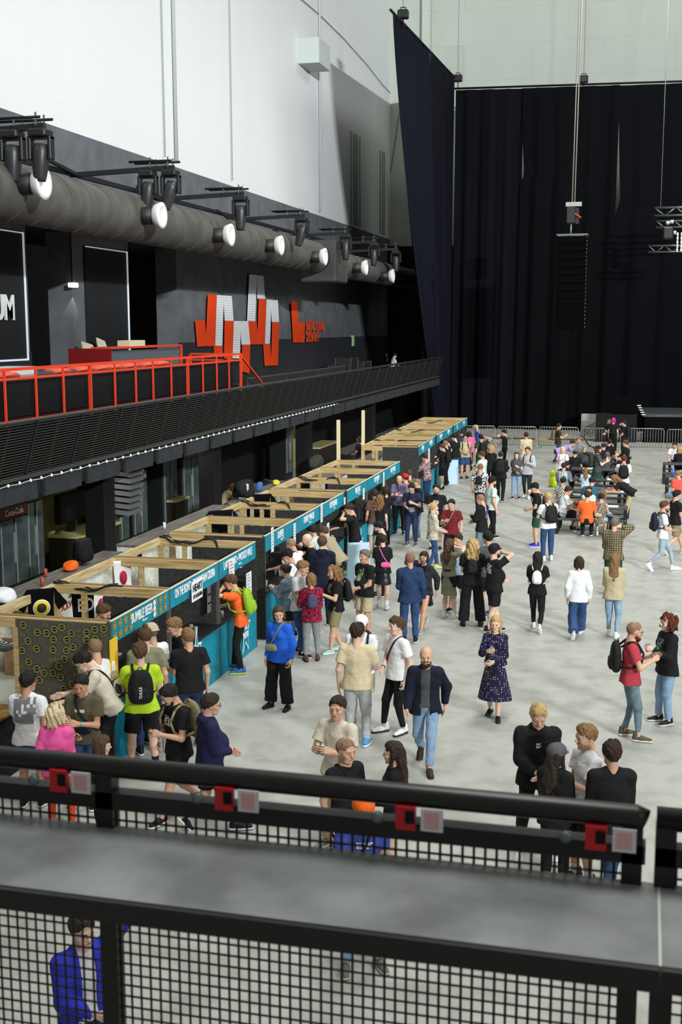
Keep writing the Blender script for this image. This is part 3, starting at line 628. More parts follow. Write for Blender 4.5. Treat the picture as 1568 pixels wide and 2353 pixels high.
# backpacks, coats and bottles on the bar
def blob(name, loc, s, mt, lab, cat, seed=0):
    import bmesh; bm = bmesh.new(); bmesh.ops.create_icosphere(bm, subdivisions=3, radius=1); r = random.Random(seed)
    k = [(r.uniform(2, 5), r.uniform(0, 6), r.uniform(0, 6)) for _ in range(5)]
    for v in bm.verts:
        c = v.co.copy(); f = 1 + sum(.07*math.sin(a*(c.x*math.cos(b)+c.y*math.sin(b)+c.z*math.cos(d))+d) for a, b, d in k)
        q = .75; v.co = Vector((math.copysign(abs(c.x)**q, c.x)*f*s[0], math.copysign(abs(c.y)**q, c.y)*f*s[1], (math.copysign(abs(c.z)**q, c.z)*f+1)*s[2]))
    me = bpy.data.meshes.new(name); bm.to_mesh(me); bm.free(); me.polygons.foreach_set('use_smooth', [True]*len(me.polygons))
    o = link(name, me, (mt,)); o.location = loc; tag(o, lab, cat); return o
def atbar(px, py, z=1.16, x=None): return tuple(gz(px, py, z)) if x is None else tuple(V(x, gx(px, py, x)[1], z))
blob('backpack', (-11.5, gx(190, 1290, -11.5)[1], 1.16), (.2, .26, .28), mat('0c0c0e', .8, bump=.3), 'black backpack standing on the bar by the orange cloth', 'backpack', 1)
blob('cloth', (-11.45, gx(158, 1308, -11.5)[1], 1.16), (.16, .2, .1), mat('f0681e', .8, bump=.3), 'crumpled orange jacket on the bar counter', 'jacket', 2)
blob('bag', (-11.4, gx(560, 1120, -11.4)[1], 1.16), (.25, .5, .25), mat('17181d', .8, bump=.4), 'dark bags and coats heaped on the middle bar', 'bags', 3)
blob('jacket', (-11.4, gx(596, 1115, -11.4)[1], 1.16), (.12, .16, .13), mat('4f70b0', .8, bump=.4), 'light blue garment on the middle bar', 'garment', 4)
blob('bag', (-11.3, gx(728, 1058, -11.3)[1], 1.16), (.2, .45, .22), mat('34382f', .8, bump=.4), 'olive bag on the bar next to yellow bag', 'bag', 5)
blob('bag', (-11.3, 36.2, 1.16), (.1, .14, .09), mat('d8cc3a', .6), 'yellow plastic bag on the bar', 'bag', 6)
blob('paper', (-11.3, gx(8, 1385, -11.3)[1], 1.16), (.2, .3, .12), mat('e6e9f2', .7), 'crumpled white cloth on the bar at the left edge', 'cloth', 7)
MB().box((-11.5, gx(555, 1128, -11.4)[1]-.06, 1.16), (-11.2, gx(555, 1128, -11.4)[1]+.12, 1.62), .03).build('drink_dispenser', mat('d6d5cb', .5), label='white plastic stand on the bar beside the stooping person', cat='stand')
for i, (px, py) in enumerate(((105, 1325), (97, 1345), (378, 1215))):
    p = gz(px, py, 1.17); t = empty('drinking_glass', tuple(p), 0, ['glass with red drink on the bar by the folded papers', 'low glass with red drink beside the hanging t-shirt', 'clear bottle on the bar beside black cables'][i], 'glass')
    MB().lathe([(.03, 0), (.035, .02), (.04, .16), (.036, .16), (.03, .03)], (0, 0, 0), 10).build('cup', mat('a34a3a' if i < 2 else 'cfe0e6', .2), t)
# ------------------------------------------------------------------ market stalls
def xf(y): return float(np.interp(y, [15, 36, 40, 44.5, 54], [-7.13, -7.2, -7.45, -7.6, -7.75]))
SEC = [([15.0, 17.17, 19.45, 21.54], ['BUMBLE BEER', 'ON THE BONES • TOCHOCHAN CIDERIA', 'LAKEZONO • WOOD VALE'], 'first stall, nearest the camera, with ring stickers'),
 ([22.12, 24.22, 26.49, 28.62], ['DUFFEJ', 'FUNKY WALES', 'KEY BOARD'], 'second stall in the row with red tape strips'),
 ([28.95, 31.3, 33.6, 35.8], ['BRUT JAZ', 'BOY BREW', 'HAZY HOPS'], 'third stall in the row, behind the brown shirted man'),
 ([40.32, 42.3, 44.4], ['BAKERY', 'BEER HOUSE'], 'fourth stall in the row with dark chipboard end wall'),
 ([44.9, 46.9, 49.1], ['STOUT JAM', 'BREW DEP'], 'fifth stall in the row'),
 ([49.5, 51.6, 53.9], ['JUS', 'ALE • CO'], 'last stall of the row at the curtain end')]
ZT, DP = 2.08, 1.95
stalls = []
for si, (ys, names, lab) in enumerate(SEC):
    y0, y1 = ys[0], ys[-1]; X = xf((y0+y1)/2); ang = -math.atan((xf(y1)-xf(y0))/(y1-y0))
    t = empty('market_stall', (xf(y0), y0, 0), ang, 'teal fronted wooden ' + lab, 'market stall', 'market stalls along the bar'); stalls.append((t, ys))
    ys = [q-y0 for q in ys]; L_ = ys[-1]
    for i in range(len(names)):
        a, b = ys[i]+.02, ys[i+1]-.02
        h = MB().box((-.02, a, ZT-.32), (.0, b, ZT)).build('header_sign', TEAL, t)
        MB().box((-.03, a, ZT), (.01, b, ZT+.012)).build('edge_strip', mat('d9cbb0', .7), h)
        n_ = names[i]; o = text('lettering', n_, WHITE, h, facex(.006, (a+b)/2 + (.0), ZT-.13), .2, .002, sx=(.68 if len(n_) < 24 else .52))
        text('small_lettering', 'Moscow', WHITE, h, facex(.006, (a+b)/2+.1, ZT-.24), .055, .001)
        MB().box((-.03, a, 0), (0, b, .93)).build('counter_panel', TEAL, t)
        MB().box((-.55, a-.02, .93), (.03, b+.02, .97), .005).build('counter_top', mat('151313', .4), t)
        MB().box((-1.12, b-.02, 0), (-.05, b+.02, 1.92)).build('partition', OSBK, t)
        MB().box((-.05, a-.05, 0), (-.0, a+.02, ZT)).build('front_post', mat('55534f', .7), t)
    for k, q in enumerate(ys):
        MB().box((-DP-.05, q-.03, ZT-.15), (-.02, q+.03, ZT), .004).build('cross_beam', WOOD, t)
        if k < len(ys)-1: MB().box((-DP-.02, q+.04, ZT-.05), (-.04, q+.12, ZT+.01)).build('batten', mat('8b7350', .8), t)
        MB().box((-DP-.05, q-.05, 0), (-DP+.05, q+.05, ZT-.12)).build('rear_post', WOOD, t); MB().box((-DP+.45, q-.04, 0), (-DP+.53, q+.04, ZT-.15)).build('inner_post', WOOD, t)
    MB().box((-DP-.06, -2.2 if si == 0 else 0, ZT-.14), (-DP-.0, L_, ZT)).build('rear_beam', WOODY, t)
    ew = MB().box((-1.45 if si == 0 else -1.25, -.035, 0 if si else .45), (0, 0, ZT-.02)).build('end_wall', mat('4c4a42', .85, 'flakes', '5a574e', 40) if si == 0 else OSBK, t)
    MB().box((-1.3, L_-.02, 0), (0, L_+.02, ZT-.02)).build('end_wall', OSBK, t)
    if si == 0:
        st_ = []; r = random.Random(11); RGm = mat('a3a05c', .6); 
        rings = MB(); tries = 0
        while len(st_) < 72 and tries < 9000:
            tries += 1; x_, z_ = r.uniform(-1.38, -.08), r.uniform(.65, 2.0); rr_ = .058 if r.random() > .12 else .03
            if all((x_-a)**2+(z_-b)**2 > (rr_+c)**2*.85 for a, b, c in st_): st_.append((x_, z_, rr_))
        def ringy(mb, c, R_, w_, ax):
            n = 16; vs = []
            for k in range(n):
                a = 2*math.pi*k/n
                for rr2 in (R_, R_-w_):
                    u_, v_ = rr2*math.cos(a), rr2*math.sin(a)
                    vs.append((c[0]+u_, c[1], c[2]+v_) if ax == 'y' else (c[0], c[1]+u_, c[2]+v_))
            mb.add(vs, [(2*k, 2*((k+1) % n), 2*((k+1) % n)+1, 2*k+1) for k in range(n)])
        q = 1.; ringy(rings, (0, -.005, 0), q, q*.16, 'y'); ringy(rings, (0, -.005, 0), q*.72, q*.1, 'y')
        rings.add([(-q*.5, -.005, -q*.12), (q*.5, -.005, -q*.02), (q*.5, -.005, q*.14), (-q*.5, -.005, q*.04)], [(0, 1, 2, 3)])
        dk = MB().add([(1.15*math.cos(2*math.pi*k/16), 0, 1.15*math.sin(2*math.pi*k/16)) for k in range(16)], [tuple(range(16))])
        dk.add(rings.v, rings.f); o0 = dk.build('sticker', mat('191a16', .6), ew); o0.data.materials.append(RGm)
        for p_ in o0.data.polygons[1:]: p_.material_index = 1
        for k, (x_, z_, q) in enumerate(st_):
            o = o0 if k == 0 else o0.copy()
            if k: C.objects.link(o)
            o.matrix_local = Matrix.Translation((x_, -.038, z_)) @ Matrix.Diagonal((q, 1, q, 1))
        MB().box((-1.4, -.05, .5), (-1.12, -.045, .68)).build('note', mat('b7b8ad', .7), t)
        gr = MB(); r = random.Random(5); dk = MB(); col = MB()
        for k in range(11):
            for row in (0, 1):
                if 4 <= k <= 8 and row == 1 and k in (4, 5, 6, 7): continue
                y_ = .12+k*.185; z_ = ZT-.08-row*.15; q = .062
                if .75 < y_ < 1.5 and row == 0: q = .03
                dk.add([(.004, y_+q*math.cos(2*math.pi*j/16), z_+q*math.sin(2*math.pi*j/16)) for j in range(16)], [tuple(range(16))])
                ringy(gr, (.007, y_, z_), q*.95, q*.2, 'x'); ringy(gr, (.007, y_, z_), q*.5, q*.3, 'x')
        dk.build('ring_pattern', mat('1a2a22', .6), t); gr.build('ring_pattern', mat('d0b95c', .6), t)
        MB().box((.0, -.06, 1.25), (.02, .17, 1.83)).build('notice', mat('f0c83a', .6), t)
        MB().box((.0, .02, .75), (.02, .22, 1.22)).build('notice', mat('e6e6ea', .6), t)
        # stickers: white circles
        c3 = MB()
        for k in range(3): c3.add([(.008, 1.55+.05*math.cos(2*math.pi*j/16), ZT-.07-.09*k+.045*math.sin(2*math.pi*j/16)) for j in range(16)], [tuple(range(16))])
        c3.build('round_sticker', WHITE, t)
def onst(si, px, py, dx=.04, z=None):
    t, ys = stalls[si]; x = xf((ys[0]+ys[-1])/2); p = gx(px, py, x+dx); return t, p
def world_part(t, mb, name, mt): return mb.build(name, mt, t, (Matrix.Translation(t.location) @ Matrix.Rotation(t.rotation_euler.z, 4, 'Z')).inverted())
# white notices and price sheets hanging at the stalls
SH = [(0, 572, 1340, .30, .42, 'pair of white sheets at the first stall till'), (1, 626, 1240, .16, .5, 'long white price sheet at the second stall corner'), (1, 677, 1225, .16, .42, 'white price sheet the bald man is reading'), (1, 739, 1178, .17, .44, 'long white sheet over the middle joint of second stall header'),
      (1, 754, 1222, .2, .42, 'white price sheet by the leaning man'), (1, 792, 1152, .16, .2, 'small white sheet at the second stall end'), (2, 836, 1135, .2, .3, 'white sheet behind the brown shirted man'), (2, 882, 1105, .2, .5, 'long narrow white sheet at the third stall end'), (3, 986, 1050, .35, .6, 'white and violet striped price banner at fourth stall'), (0, 532, 1307, .3, .34, 'white sheet with red pictures under the first stall header')]
for si, px, py, w_, h_, lab in SH:
    t, p = onst(si, px, py, .02)
    e = empty('price_sheet', tuple(p), 0, lab, 'paper', 'paper sheets hung on the stalls')
    MB().box((0, -w_/2, -h_/2), (.006, w_/2, h_/2)).build('sheet', mat('ecebf0', .7), e)
    tx = MB(); 
    for k in range(int(h_/.07)): tx.box((.007, -w_*.36, h_*.38-k*.06), (.008, w_*(.1+.25*((k*7) % 3)/2), h_*.38-k*.06+.014))
    tx.build('printed_lines', mat('c23a3a' if '1307' == str(py) or px == 532 else '77747c', .7), e)
t, p = onst(0, 452, 1355, .06)
e = empty('hanging_sign', tuple(p), 0, 'white rounded sign with bold black lettering below first stall header', 'sign')
MB().box((0, -.24, -.17), (.015, .24, .17), .006).build('board', WHITE, e); text('lettering', 'HEART', mat('1d1e33', .6), e, facex(.02, 0, .05), .17, .002, sx=.85); text('lettering', 'OF HUNGRIA', mat('1d1e33', .6), e, facex(.02, 0, -.09), .09, .002, sx=.8)
for k in range(3):     # blank framed tags on the partition (codes left out)
    e = MB().box((0, -.09, -.09), (.006, .09, .09)); t, p = onst(0, 499, 1357+k*20, .0)
    o = e.build('framed_tag', mat('74767a', .6), label='small grey square tag on the first stall post, ' + ['top', 'middle', 'bottom'][k], cat='tag', group='square tags'); o.location = (p[0]-.15, p[1], p[2])
def star(px, py, si, lab, s=.5):
    t, p = onst(si, px, py, .03); e = empty('star_sticker', tuple(p), 0, lab, 'sticker', 'star stickers on stall fronts'); pts = []
    for k in range(10):
        a = math.pi/2+k*math.pi/5; r = s if k % 2 == 0 else s*.45; pts.append((0, r*math.cos(a)*.6, r*math.sin(a)))
    MB().poly(pts, (.006, 0, 0)).build('star', mat('e9f4f6', .6), e)
    MB().poly([(.0065, y*.82, z*.82) for _, y, z in pts], (.004, 0, 0)).build('star_inside', TEAL, e)
    text('lettering', 'MALT\nBEER', WHITE, e, facex(.014, 0, 0), .15, .002)
star(564, 1450, 0, 'white star outline sticker behind the orange shirted man'); star(452, 1500, 0, 'white star sticker partly hidden behind the men in black', .42)
star(830, 1250, 1, 'white star sticker beside the neon shoes man', .42); star(895, 1195, 2, 'white star sticker behind the lilac shirt man', .42); star(985, 1120, 3, 'white star sticker below the floral shirted man', .42); star(722, 1300, 1, 'white star sticker behind the hooded man', .4)
# blue sandwich board
for px, py, lab, s in ((817, 1290, 'pale blue standing price board right of the neon shoes man', 1), (1033, 1075, 'white standing board beside the far queue', .95)):
    p = gz(px, 1340 if s == 1 else 1112); e = empty('price_board', tuple(p), 0, lab, 'sign board')
    MB().poly([(-.18, -.1, 0), (.35, .1, 0), (.33, .1, 1.0*s), (-.16, -.1, 1.0*s)], (-.03, .05, 0)).build('board', mat('bcd8ea', .6), e)
    MB().bar((-.15, .25, 0), (-.1, .0, .9), .03).build('leg', mat('8a8d90', .6), e); MB().bar((.3, .3, 0), (.3, .1, .9), .03).build('leg', mat('8a8d90', .6), e)
# things in the stalls: fridges, taps, crates
for i, (px, py, si, lab) in enumerate(((540, 1330, 0, 'black beer dispenser in the first stall, third bay'), (812, 1190, 2, 'black beer dispenser on the third stall counter'), (640, 1290, 1, 'grey price monitor standing in the second stall'))):
    t, p = onst(si, px, py, -.35); e = empty('beer_dispenser', (p[0], p[1]+.3, .975), 0, lab, 'dispenser')
    MB().box((-.2, -.35, 0), (.2, .35, .42), .03).build('body', mat('23272c', .4), e); MB().tube([(0, -.2, .42), (.0, -.2, .62), (.12, -.2, .62)], .02, 6).tube([(0, .1, .42), (.0, .1, .62), (.12, .1, .62)], .02, 6).build('tap', STEEL, e)
gk = None
for si, (t, ys) in enumerate(stalls[:3]):
    for a_ in ys[:-1]:
        for dy, dx in ((.45, -.12), (.62, -.3), (1.5, -.15), (1.62, -.28)):
            x_ = xf((ys[0]+ys[-1])/2)+dx
            if gk is None:
                gk = MB().lathe([(.022, 0), (.026, .01), (.036, .13), (.033, .13), (.02, .015)], (0, 0, 0), 10).build('drinking_glass', mat('c8d2d0', .15, trans=.6), label='small clear tasting glass standing on the stall counters', cat='glass', group='tasting glasses on the stall counters'); g2 = gk
            else: g2 = gk.copy(); C.objects.link(g2)
            g2.location = (x_, a_+dy, .972)
# cables over beams
for i, (si, yy) in enumerate(((0, 2.17), (0, 6.5), (1, 4.37), (2, 2.35), (3, 2.0), (4, 2.0), (5, 2.1))):
    t, ys = stalls[si]; b = MB(); r = random.Random(i); x0 = xf(ys[0])
    pts = [(x0-1.98+.13*k, ys[0]+yy-.05+.05*math.sin(k*.9+i), ZT+.03-.10*math.sin(math.pi*min(k/8, 1))+(.02*math.sin(k*2))) for k in range(10)] + [(x0-.75, ys[0]+yy+.05, ZT-.3), (x0-.7, ys[0]+yy+.1, 1.2)]
    b.tube(pts, .018, 6).tube([(p[0]+.05, p[1]+.04, p[2]+.02) for p in pts[:9]], .013, 6)
    b.build('power_cable', mat('0c0c0d', .5), label='black power cable looped over the beams of the ' + ['first', 'far bay of the first', 'second', 'third', 'fourth', 'fifth', 'last'][i] + ' stall', cat='cable', group='cables on stall beams')
# hanging garments and banners at the back of the first stall
def cloth(name, px, py, w_, h_, mt, lab, x=None, sleeves=False, extra=None):
    x = x or xf(15)-1.95-.0; p = gx(px, py, x+.04); e = empty(name, (x+.12, p[1], p[2]), -.85, lab, 'banner' if not sleeves else 't-shirt')
    n = 12; vs = []; fs = []
    for j in range(n+1):
        for i in range(n+1):
            a = -w_/2+w_*i/n; z = -h_*j/n; vs.append((.02*math.sin(a*14+j*.3)+.015*math.sin(z*9), a*(1-.06*math.sin(j/n*3)), z))
    for j in range(n):
        for i in range(n): fs.append((j*(n+1)+i, j*(n+1)+i+1, (j+1)*(n+1)+i+1, (j+1)*(n+1)+i))
    o = MB().add(vs, fs, True).build('fabric', mt, e); o.modifiers.new('thickness', 'SOLIDIFY').thickness = .01
    if sleeves:
        for s_ in (-1, 1): MB().poly([(0, s_*w_/2, 0), (0, s_*(w_/2+.2), -.25), (0, s_*(w_/2+.06), -.36), (0, s_*w_/2, -.25)], (.02, 0, 0)).build('sleeve', mt, e)
    return e
e = cloth('hanging_shirt', 82, 1352, .42, .8, mat('101012', .9), 'black t-shirt with yellow round print hanging on the rear beam', sleeves=True)
MB().lathe([(.001, 0), (.135, 0), (.135, .006), (.001, .006)], (0, 0, -.3), 24, 'x').build('print_ring', mat('e6e6e6', .7), e, Matrix.Translation((.03, 0, 0)))
MB().lathe([(.001, 0), (.12, 0), (.12, .006), (.001, .006)], (0, 0, -.3), 24, 'x').build('print', mat('dcc33a', .7), e, Matrix.Translation((.034, 0, 0)))
MB().lathe([(.001, 0), (.075, 0), (.075, .006), (.001, .006)], (0, 0, -.3), 24, 'x').build('print_centre', mat('2a2818', .7), e, Matrix.Translation((.038, 0, 0)))
e = cloth('hanging_banner', 180, 1352, .38, .85, mat('131416', .9), 'black banner with white letters behind the first stall'); text('lettering', 'BO', mat('d9d9cf', .8), e, facex(.045, .03, -.28), .3, .002, sx=.7); text('lettering', 'CONTRACT', mat('d9d9cf', .8), e, facex(.045, .0, -.6), .1, .002, sx=.6)
for px, py, lab in ((222, 1350, 'white cloth banner with red lips print behind the first stall'), (272, 1288, 'white cloth with small prints and red lips hung at rear beam')):
    e = cloth('hanging_banner', px, py, .33, .7, mat('e9e8e8', .85), lab); MB().lathe([(.001, 0), (.085, 0), (.085, .006), (.001, .006)], (0, 0, 0), 18, 'x').build('print', mat('b3243a', .7), e, Matrix.Translation((.04, 0, -.3)) @ Matrix.Diagonal((1, .75, 1.5, 1)))
e = cloth('hanging_jacket', 500, 1172, .55, .95, mat('131319', .9), 'black jacket hanging over the rear beam of the second stall', sleeves=True)
e = cloth('hanging_jacket', 595, 1135, .45, .9, mat('0d0d10', .9), 'second black jacket hanging further along the rear beam', sleeves=True)
e = cloth('hanging_sheet', 531, 1256, .45, .5, mat('b9b3a6', .8, 'dots', '3a2a3e', 26), 'grey sheet with dark dotted print at the rear of third bay')
# cardboard boxes left of first stall
for i, (px, py, w_, h_, lab) in enumerate(((52, 1545, .45, .62, 'small brown cardboard box at the left edge'), (84, 1520, .55, .95, 'tall brown cardboard box behind the small one'))):
    p = gz(px, py); e = empty('cardboard_box', tuple(p), .1, lab, 'box', 'cardboard boxes'); 
    MB().box((-w_/2, -w_/2, 0), (w_/2, w_/2, h_)).build('box_body', mat('8f7450', .85, 'noise', 'a1845c', 3), e)
    MB().poly([(w_/2, -w_/2, h_), (w_/2+.15, -w_/2, h_+.12), (w_/2+.15, w_/2, h_+.12), (w_/2, w_/2, h_)], (0, 0, .01)).poly([(-w_/2, -w_/2, h_), (w_/2, -w_/2, h_), (w_/2, -w_/2-.12, h_+.1), (-w_/2, -w_/2-.12, h_+.1)], (0, 0, .01)).build('flap', mat('a58a60', .85), e)
# counter end in front of first stall with bottles
e = empty('serving_table', (-9.1, 14.2, 0), 0, 'low dark serving counter with snacks before the first stall', 'counter')
MB().box((-.6, -.3, 0), (.75, .3, .88)).build('base', mat('17181a', .7), e); MB().box((-.65, -.35, .88), (.8, .35, .93), .01).build('counter_top', mat('3a2f24', .6, 'noise', '8a6a33', 6), e)
# ------------------------------------------------------------------ foreground balcony rail with ledge
RBK = mat('0b0b0c', .5); RYF = 2.43
fr = empty('guard_rail', (0, RYF, 4.05), 0, 'black steel guard rail with wire mesh in the foreground', 'railing'); fi = Matrix.Translation((0, -RYF, -4.05))
for a, b in ((-3.2, .035), (.055, 1.6)):
    MB().tube([(a, RYF, 5.148), (b-.02, RYF, 5.148), (b-.003, RYF, 5.14)], .0245, 16).build('hand_rail', mat('101211', .4), fr, fi)
    MB().bar((a, RYF, 5.072), (b, RYF, 5.072), .04, .04).build('lower_rail', RBK, fr, fi)
    MB().bar((a, RYF, 4.2), (b, RYF, 4.2), .04, .04).build('bottom_rail', RBK, fr, fi)
for x in (-2.4, -1.177, .008, .075, 1.2): MB().box((x-.021, RYF-.02, 4.05), (x+.021, RYF+.02, 5.135)).build('post', RBK, fr, fi)
for a, b in ((-2.38, -1.2), (-1.155, -.012), (.098, 1.18)):
    ms = MB(); k = a
    while k < b: ms.tube([(k, RYF, 4.2), (k, RYF, 5.06)], .0031, 4, False); k += .0245
    z = 4.22
    while z < 5.05: ms.tube([(a, RYF+.004, z), (b, RYF+.004, z)], .0031, 4, False); z += .0275
    ms.build('wire_mesh', mat('1c1a1c', .5), fr, fi)
for a, b, lab in ((-3.2, .062, 'long grey speckled ledge on the foreground guard rail'), (.066, 1.6, 'short end of grey ledge right of the bright joint')):
    t = empty('ledge', (a, RYF, 4.98), 0, lab, 'ledge')
    MB().box((0, -.335, .005), (b-a, -.0, .026)).build('ledge_top', mat('6c7071', .28, 'sheen_stain', '979b9b', 4), t)
    MB().box((0, -.35, -.02), (b-a, -.335, .024)).build('edge_strip', mat('101011', .4), t)
MB().box((.0615, RYF-.335, 4.985), (.0665, RYF, 5.0065)).build('joint_strip', mat('cfd6d2', .4), label='bright joint strip between the two grey ledges', cat='strip')
for i, (px, py) in enumerate(((165, 1790), (548, 1832), (968, 1876), (1408, 1922))):
    p = gy(px, py+5, RYF-.03); t = empty('rail_tag', (p[0], RYF-.028, p[2]), 0, 'red clip with white tag on the rail, ' + ['leftmost of four', 'second from left', 'third from left', 'rightmost of four'][i], 'tag', 'tags on guard rail')
    MB().box((-.055, -.006, -.028), (-.012, .008, .024)).build('red_clip', mat('c2101c', .5), t); MB().box((-.034, -.008, -.012), (-.014, .0, .016)).build('clip_screw', BLACK, t)
    MB().box((.0, -.006, -.026), (.048, -.002, .024)).build('white_tag', mat('d9dadd', .6), t); MB().box((.009, -.0075, -.019), (.039, -.006, .017)).build('pink_square', mat('dba9ac', .6), t)
    MB().lathe([(.004, -.012), (.013, -.01), (.013, .0), (.004, .002)], (0, 0, 0), 12, 'x').build('bolt', mat('6f7b7a', .4, metal=.5), t, Matrix.Translation((-.095, 0, -.005)) @ Matrix.Rotation(math.pi/2, 4, 'Z'))
# ------------------------------------------------------------------ organic surfaces: blended tapered limbs -> one closed mesh
def cap(p0, p1, r0, r1=None, k=.03, f=None, s=1., ca=0, cb=0, sub=0):
    return (V(*p0), V(*p1), r0, r0 if r1 is None else r1, k, None if f is None else V(*f), s, ca, cb, sub)
def field(prims, res, amp=0, seed=0, carve=None, fq=32):
    P = [p for p in prims if not p[9]]
    lo = np.min([np.minimum(p[0], p[1])-max(p[2], p[3]) for p in P], 0)-2.2*res; hi = np.max([np.maximum(p[0], p[1])+max(p[2], p[3]) for p in P], 0)+2.2*res
    n = np.ceil((hi-lo)/res).astype(int)+1; ax = [(lo[i]+res*np.arange(n[i])).astype(np.float32) for i in range(3)]
    D = np.full(n, .15, np.float32)
    for p0, p1, r0, r1, k, f, s, ca, cb, sub in prims:
        R = max(r0, r1)+.05+k; a_ = np.minimum(p0, p1)-R; b_ = np.maximum(p0, p1)+R
        i0 = np.clip(np.floor((a_-lo)/res).astype(int), 0, n); i1 = np.clip(np.ceil((b_-lo)/res).astype(int)+1, 0, n)
        if np.any(i1 <= i0): continue
        X = ax[0][i0[0]:i1[0], None, None]-np.float32(p0[0]); Y = ax[1][None, i0[1]:i1[1], None]-np.float32(p0[1]); Z = ax[2][None, None, i0[2]:i1[2]]-np.float32(p0[2])
        A = (p1-p0).astype(np.float32); raw = None
        if ca or cb:
            L = float(np.linalg.norm(A)); u = A/L; raw = X*u[0]+Y*u[1]+Z*u[2]
        if f is not None:
            f = f/np.linalg.norm(f); g = np.float32(1/s-1); dt = X*np.float32(f[0])+Y*np.float32(f[1])+Z*np.float32(f[2])
            X = X+dt*np.float32(f[0]*g); Y = Y+dt*np.float32(f[1]*g); Z = Z+dt*np.float32(f[2]*g); A = (A+f*np.dot(A, f)*g).astype(np.float32)
        aa = float(A@A)
        if aa < 1e-9: h = np.float32(0)
        else: h = np.clip((X*A[0]+Y*A[1]+Z*A[2])/aa, 0, 1)
        d = np.sqrt((X-A[0]*h)**2+(Y-A[1]*h)**2+(Z-A[2]*h)**2)-(r0+(r1-r0)*h)
        if f is not None: d = d*(.5+.5*s)
        if cb: d = np.maximum(d, raw-L)
        if ca: d = np.maximum(d, -raw)
        S = D[i0[0]:i1[0], i0[1]:i1[1], i0[2]:i1[2]]
        if sub: S[...] = np.maximum(S, -d)
        elif k > 0:
            h = np.clip(.5+.5*(S-d)/k, 0, 1); S[...] = S+(d-S)*h-k*h*(1-h)
        else: S[...] = np.minimum(S, d)
    if amp:
        r = random.Random(seed); X, Y, Z = ax[0][:, None, None], ax[1][None, :, None], ax[2][None, None, :]
        for _ in range(5):
            a, b, c, ph = r.uniform(-fq, fq), r.uniform(-fq, fq), r.uniform(-fq, fq), r.uniform(0, 6)
            D += np.float32(amp*.5)*np.sin(a*X+b*Y+c*Z*(.35 if _ < 3 else 1)+ph)
    if carve: carve(D, ax)
    D[0], D[-1], D[:, 0], D[:, -1], D[:, :, 0], D[:, :, -1] = .05, .05, .05, .05, .05, .05
    # surface nets
    n = np.array(D.shape); c = n-1; acc = np.zeros((*c, 3), np.float32); cnt = np.zeros(c, np.float32); In = D < 0; quads = []
    cross = []
    for a in range(3):
        sl0 = [slice(None)]*3; sl1 = [slice(None)]*3; sl0[a] = slice(0, -1); sl1[a] = slice(1, None)
        A0, A1 = D[tuple(sl0)], D[tuple(sl1)]; cr = In[tuple(sl0)] != In[tuple(sl1)]
        idx = np.argwhere(cr); cross.append(idx)
        if len(idx) == 0: continue
        v0 = A0[cr]; t = v0/(v0-A1[cr]); pos = idx.astype(np.float32); pos[:, a] += t
        o1, o2 = [q for q in range(3) if q != a]
        for d1 in (0, 1):
            for d2 in (0, 1):
                ci = idx.copy(); ci[:, o1] -= d1; ci[:, o2] -= d2
                ok = (ci[:, o1] >= 0) & (ci[:, o2] >= 0) & (ci[:, o1] < c[o1]) & (ci[:, o2] < c[o2])
                q = ci[ok]; fi_ = np.ravel_multi_index((q[:, 0], q[:, 1], q[:, 2]), tuple(c))
                np.add.at(cnt.reshape(-1), fi_, 1); np.add.at(acc.reshape(-1, 3), fi_, pos[ok])
    m_ = cnt > 0; vid = np.full(c, -1, np.int64); vid[m_] = np.arange(m_.sum()); vs = acc[m_]/cnt[m_][:, None]*res+lo
    for a in range(3):
        idx = cross[a]; o1, o2 = (a+1) % 3, (a+2) % 3; q = []
        for d1, d2 in ((0, 0), (1, 0), (1, 1), (0, 1)):
            ci = idx.copy(); ci[:, o1] -= d1; ci[:, o2] -= d2; q.append(vid[np.clip(ci[:, 0], 0, c[0]-1), np.clip(ci[:, 1], 0, c[1]-1), np.clip(ci[:, 2], 0, c[2]-1)])
        q = np.stack(q, 1); fl_ = ~In[idx[:, 0], idx[:, 1], idx[:, 2]]; q[fl_] = q[fl_][:, ::-1]; quads.append(q[(q >= 0).all(1)])
    return vs.astype(np.float32), np.concatenate(quads)
def orient(R_): return R_

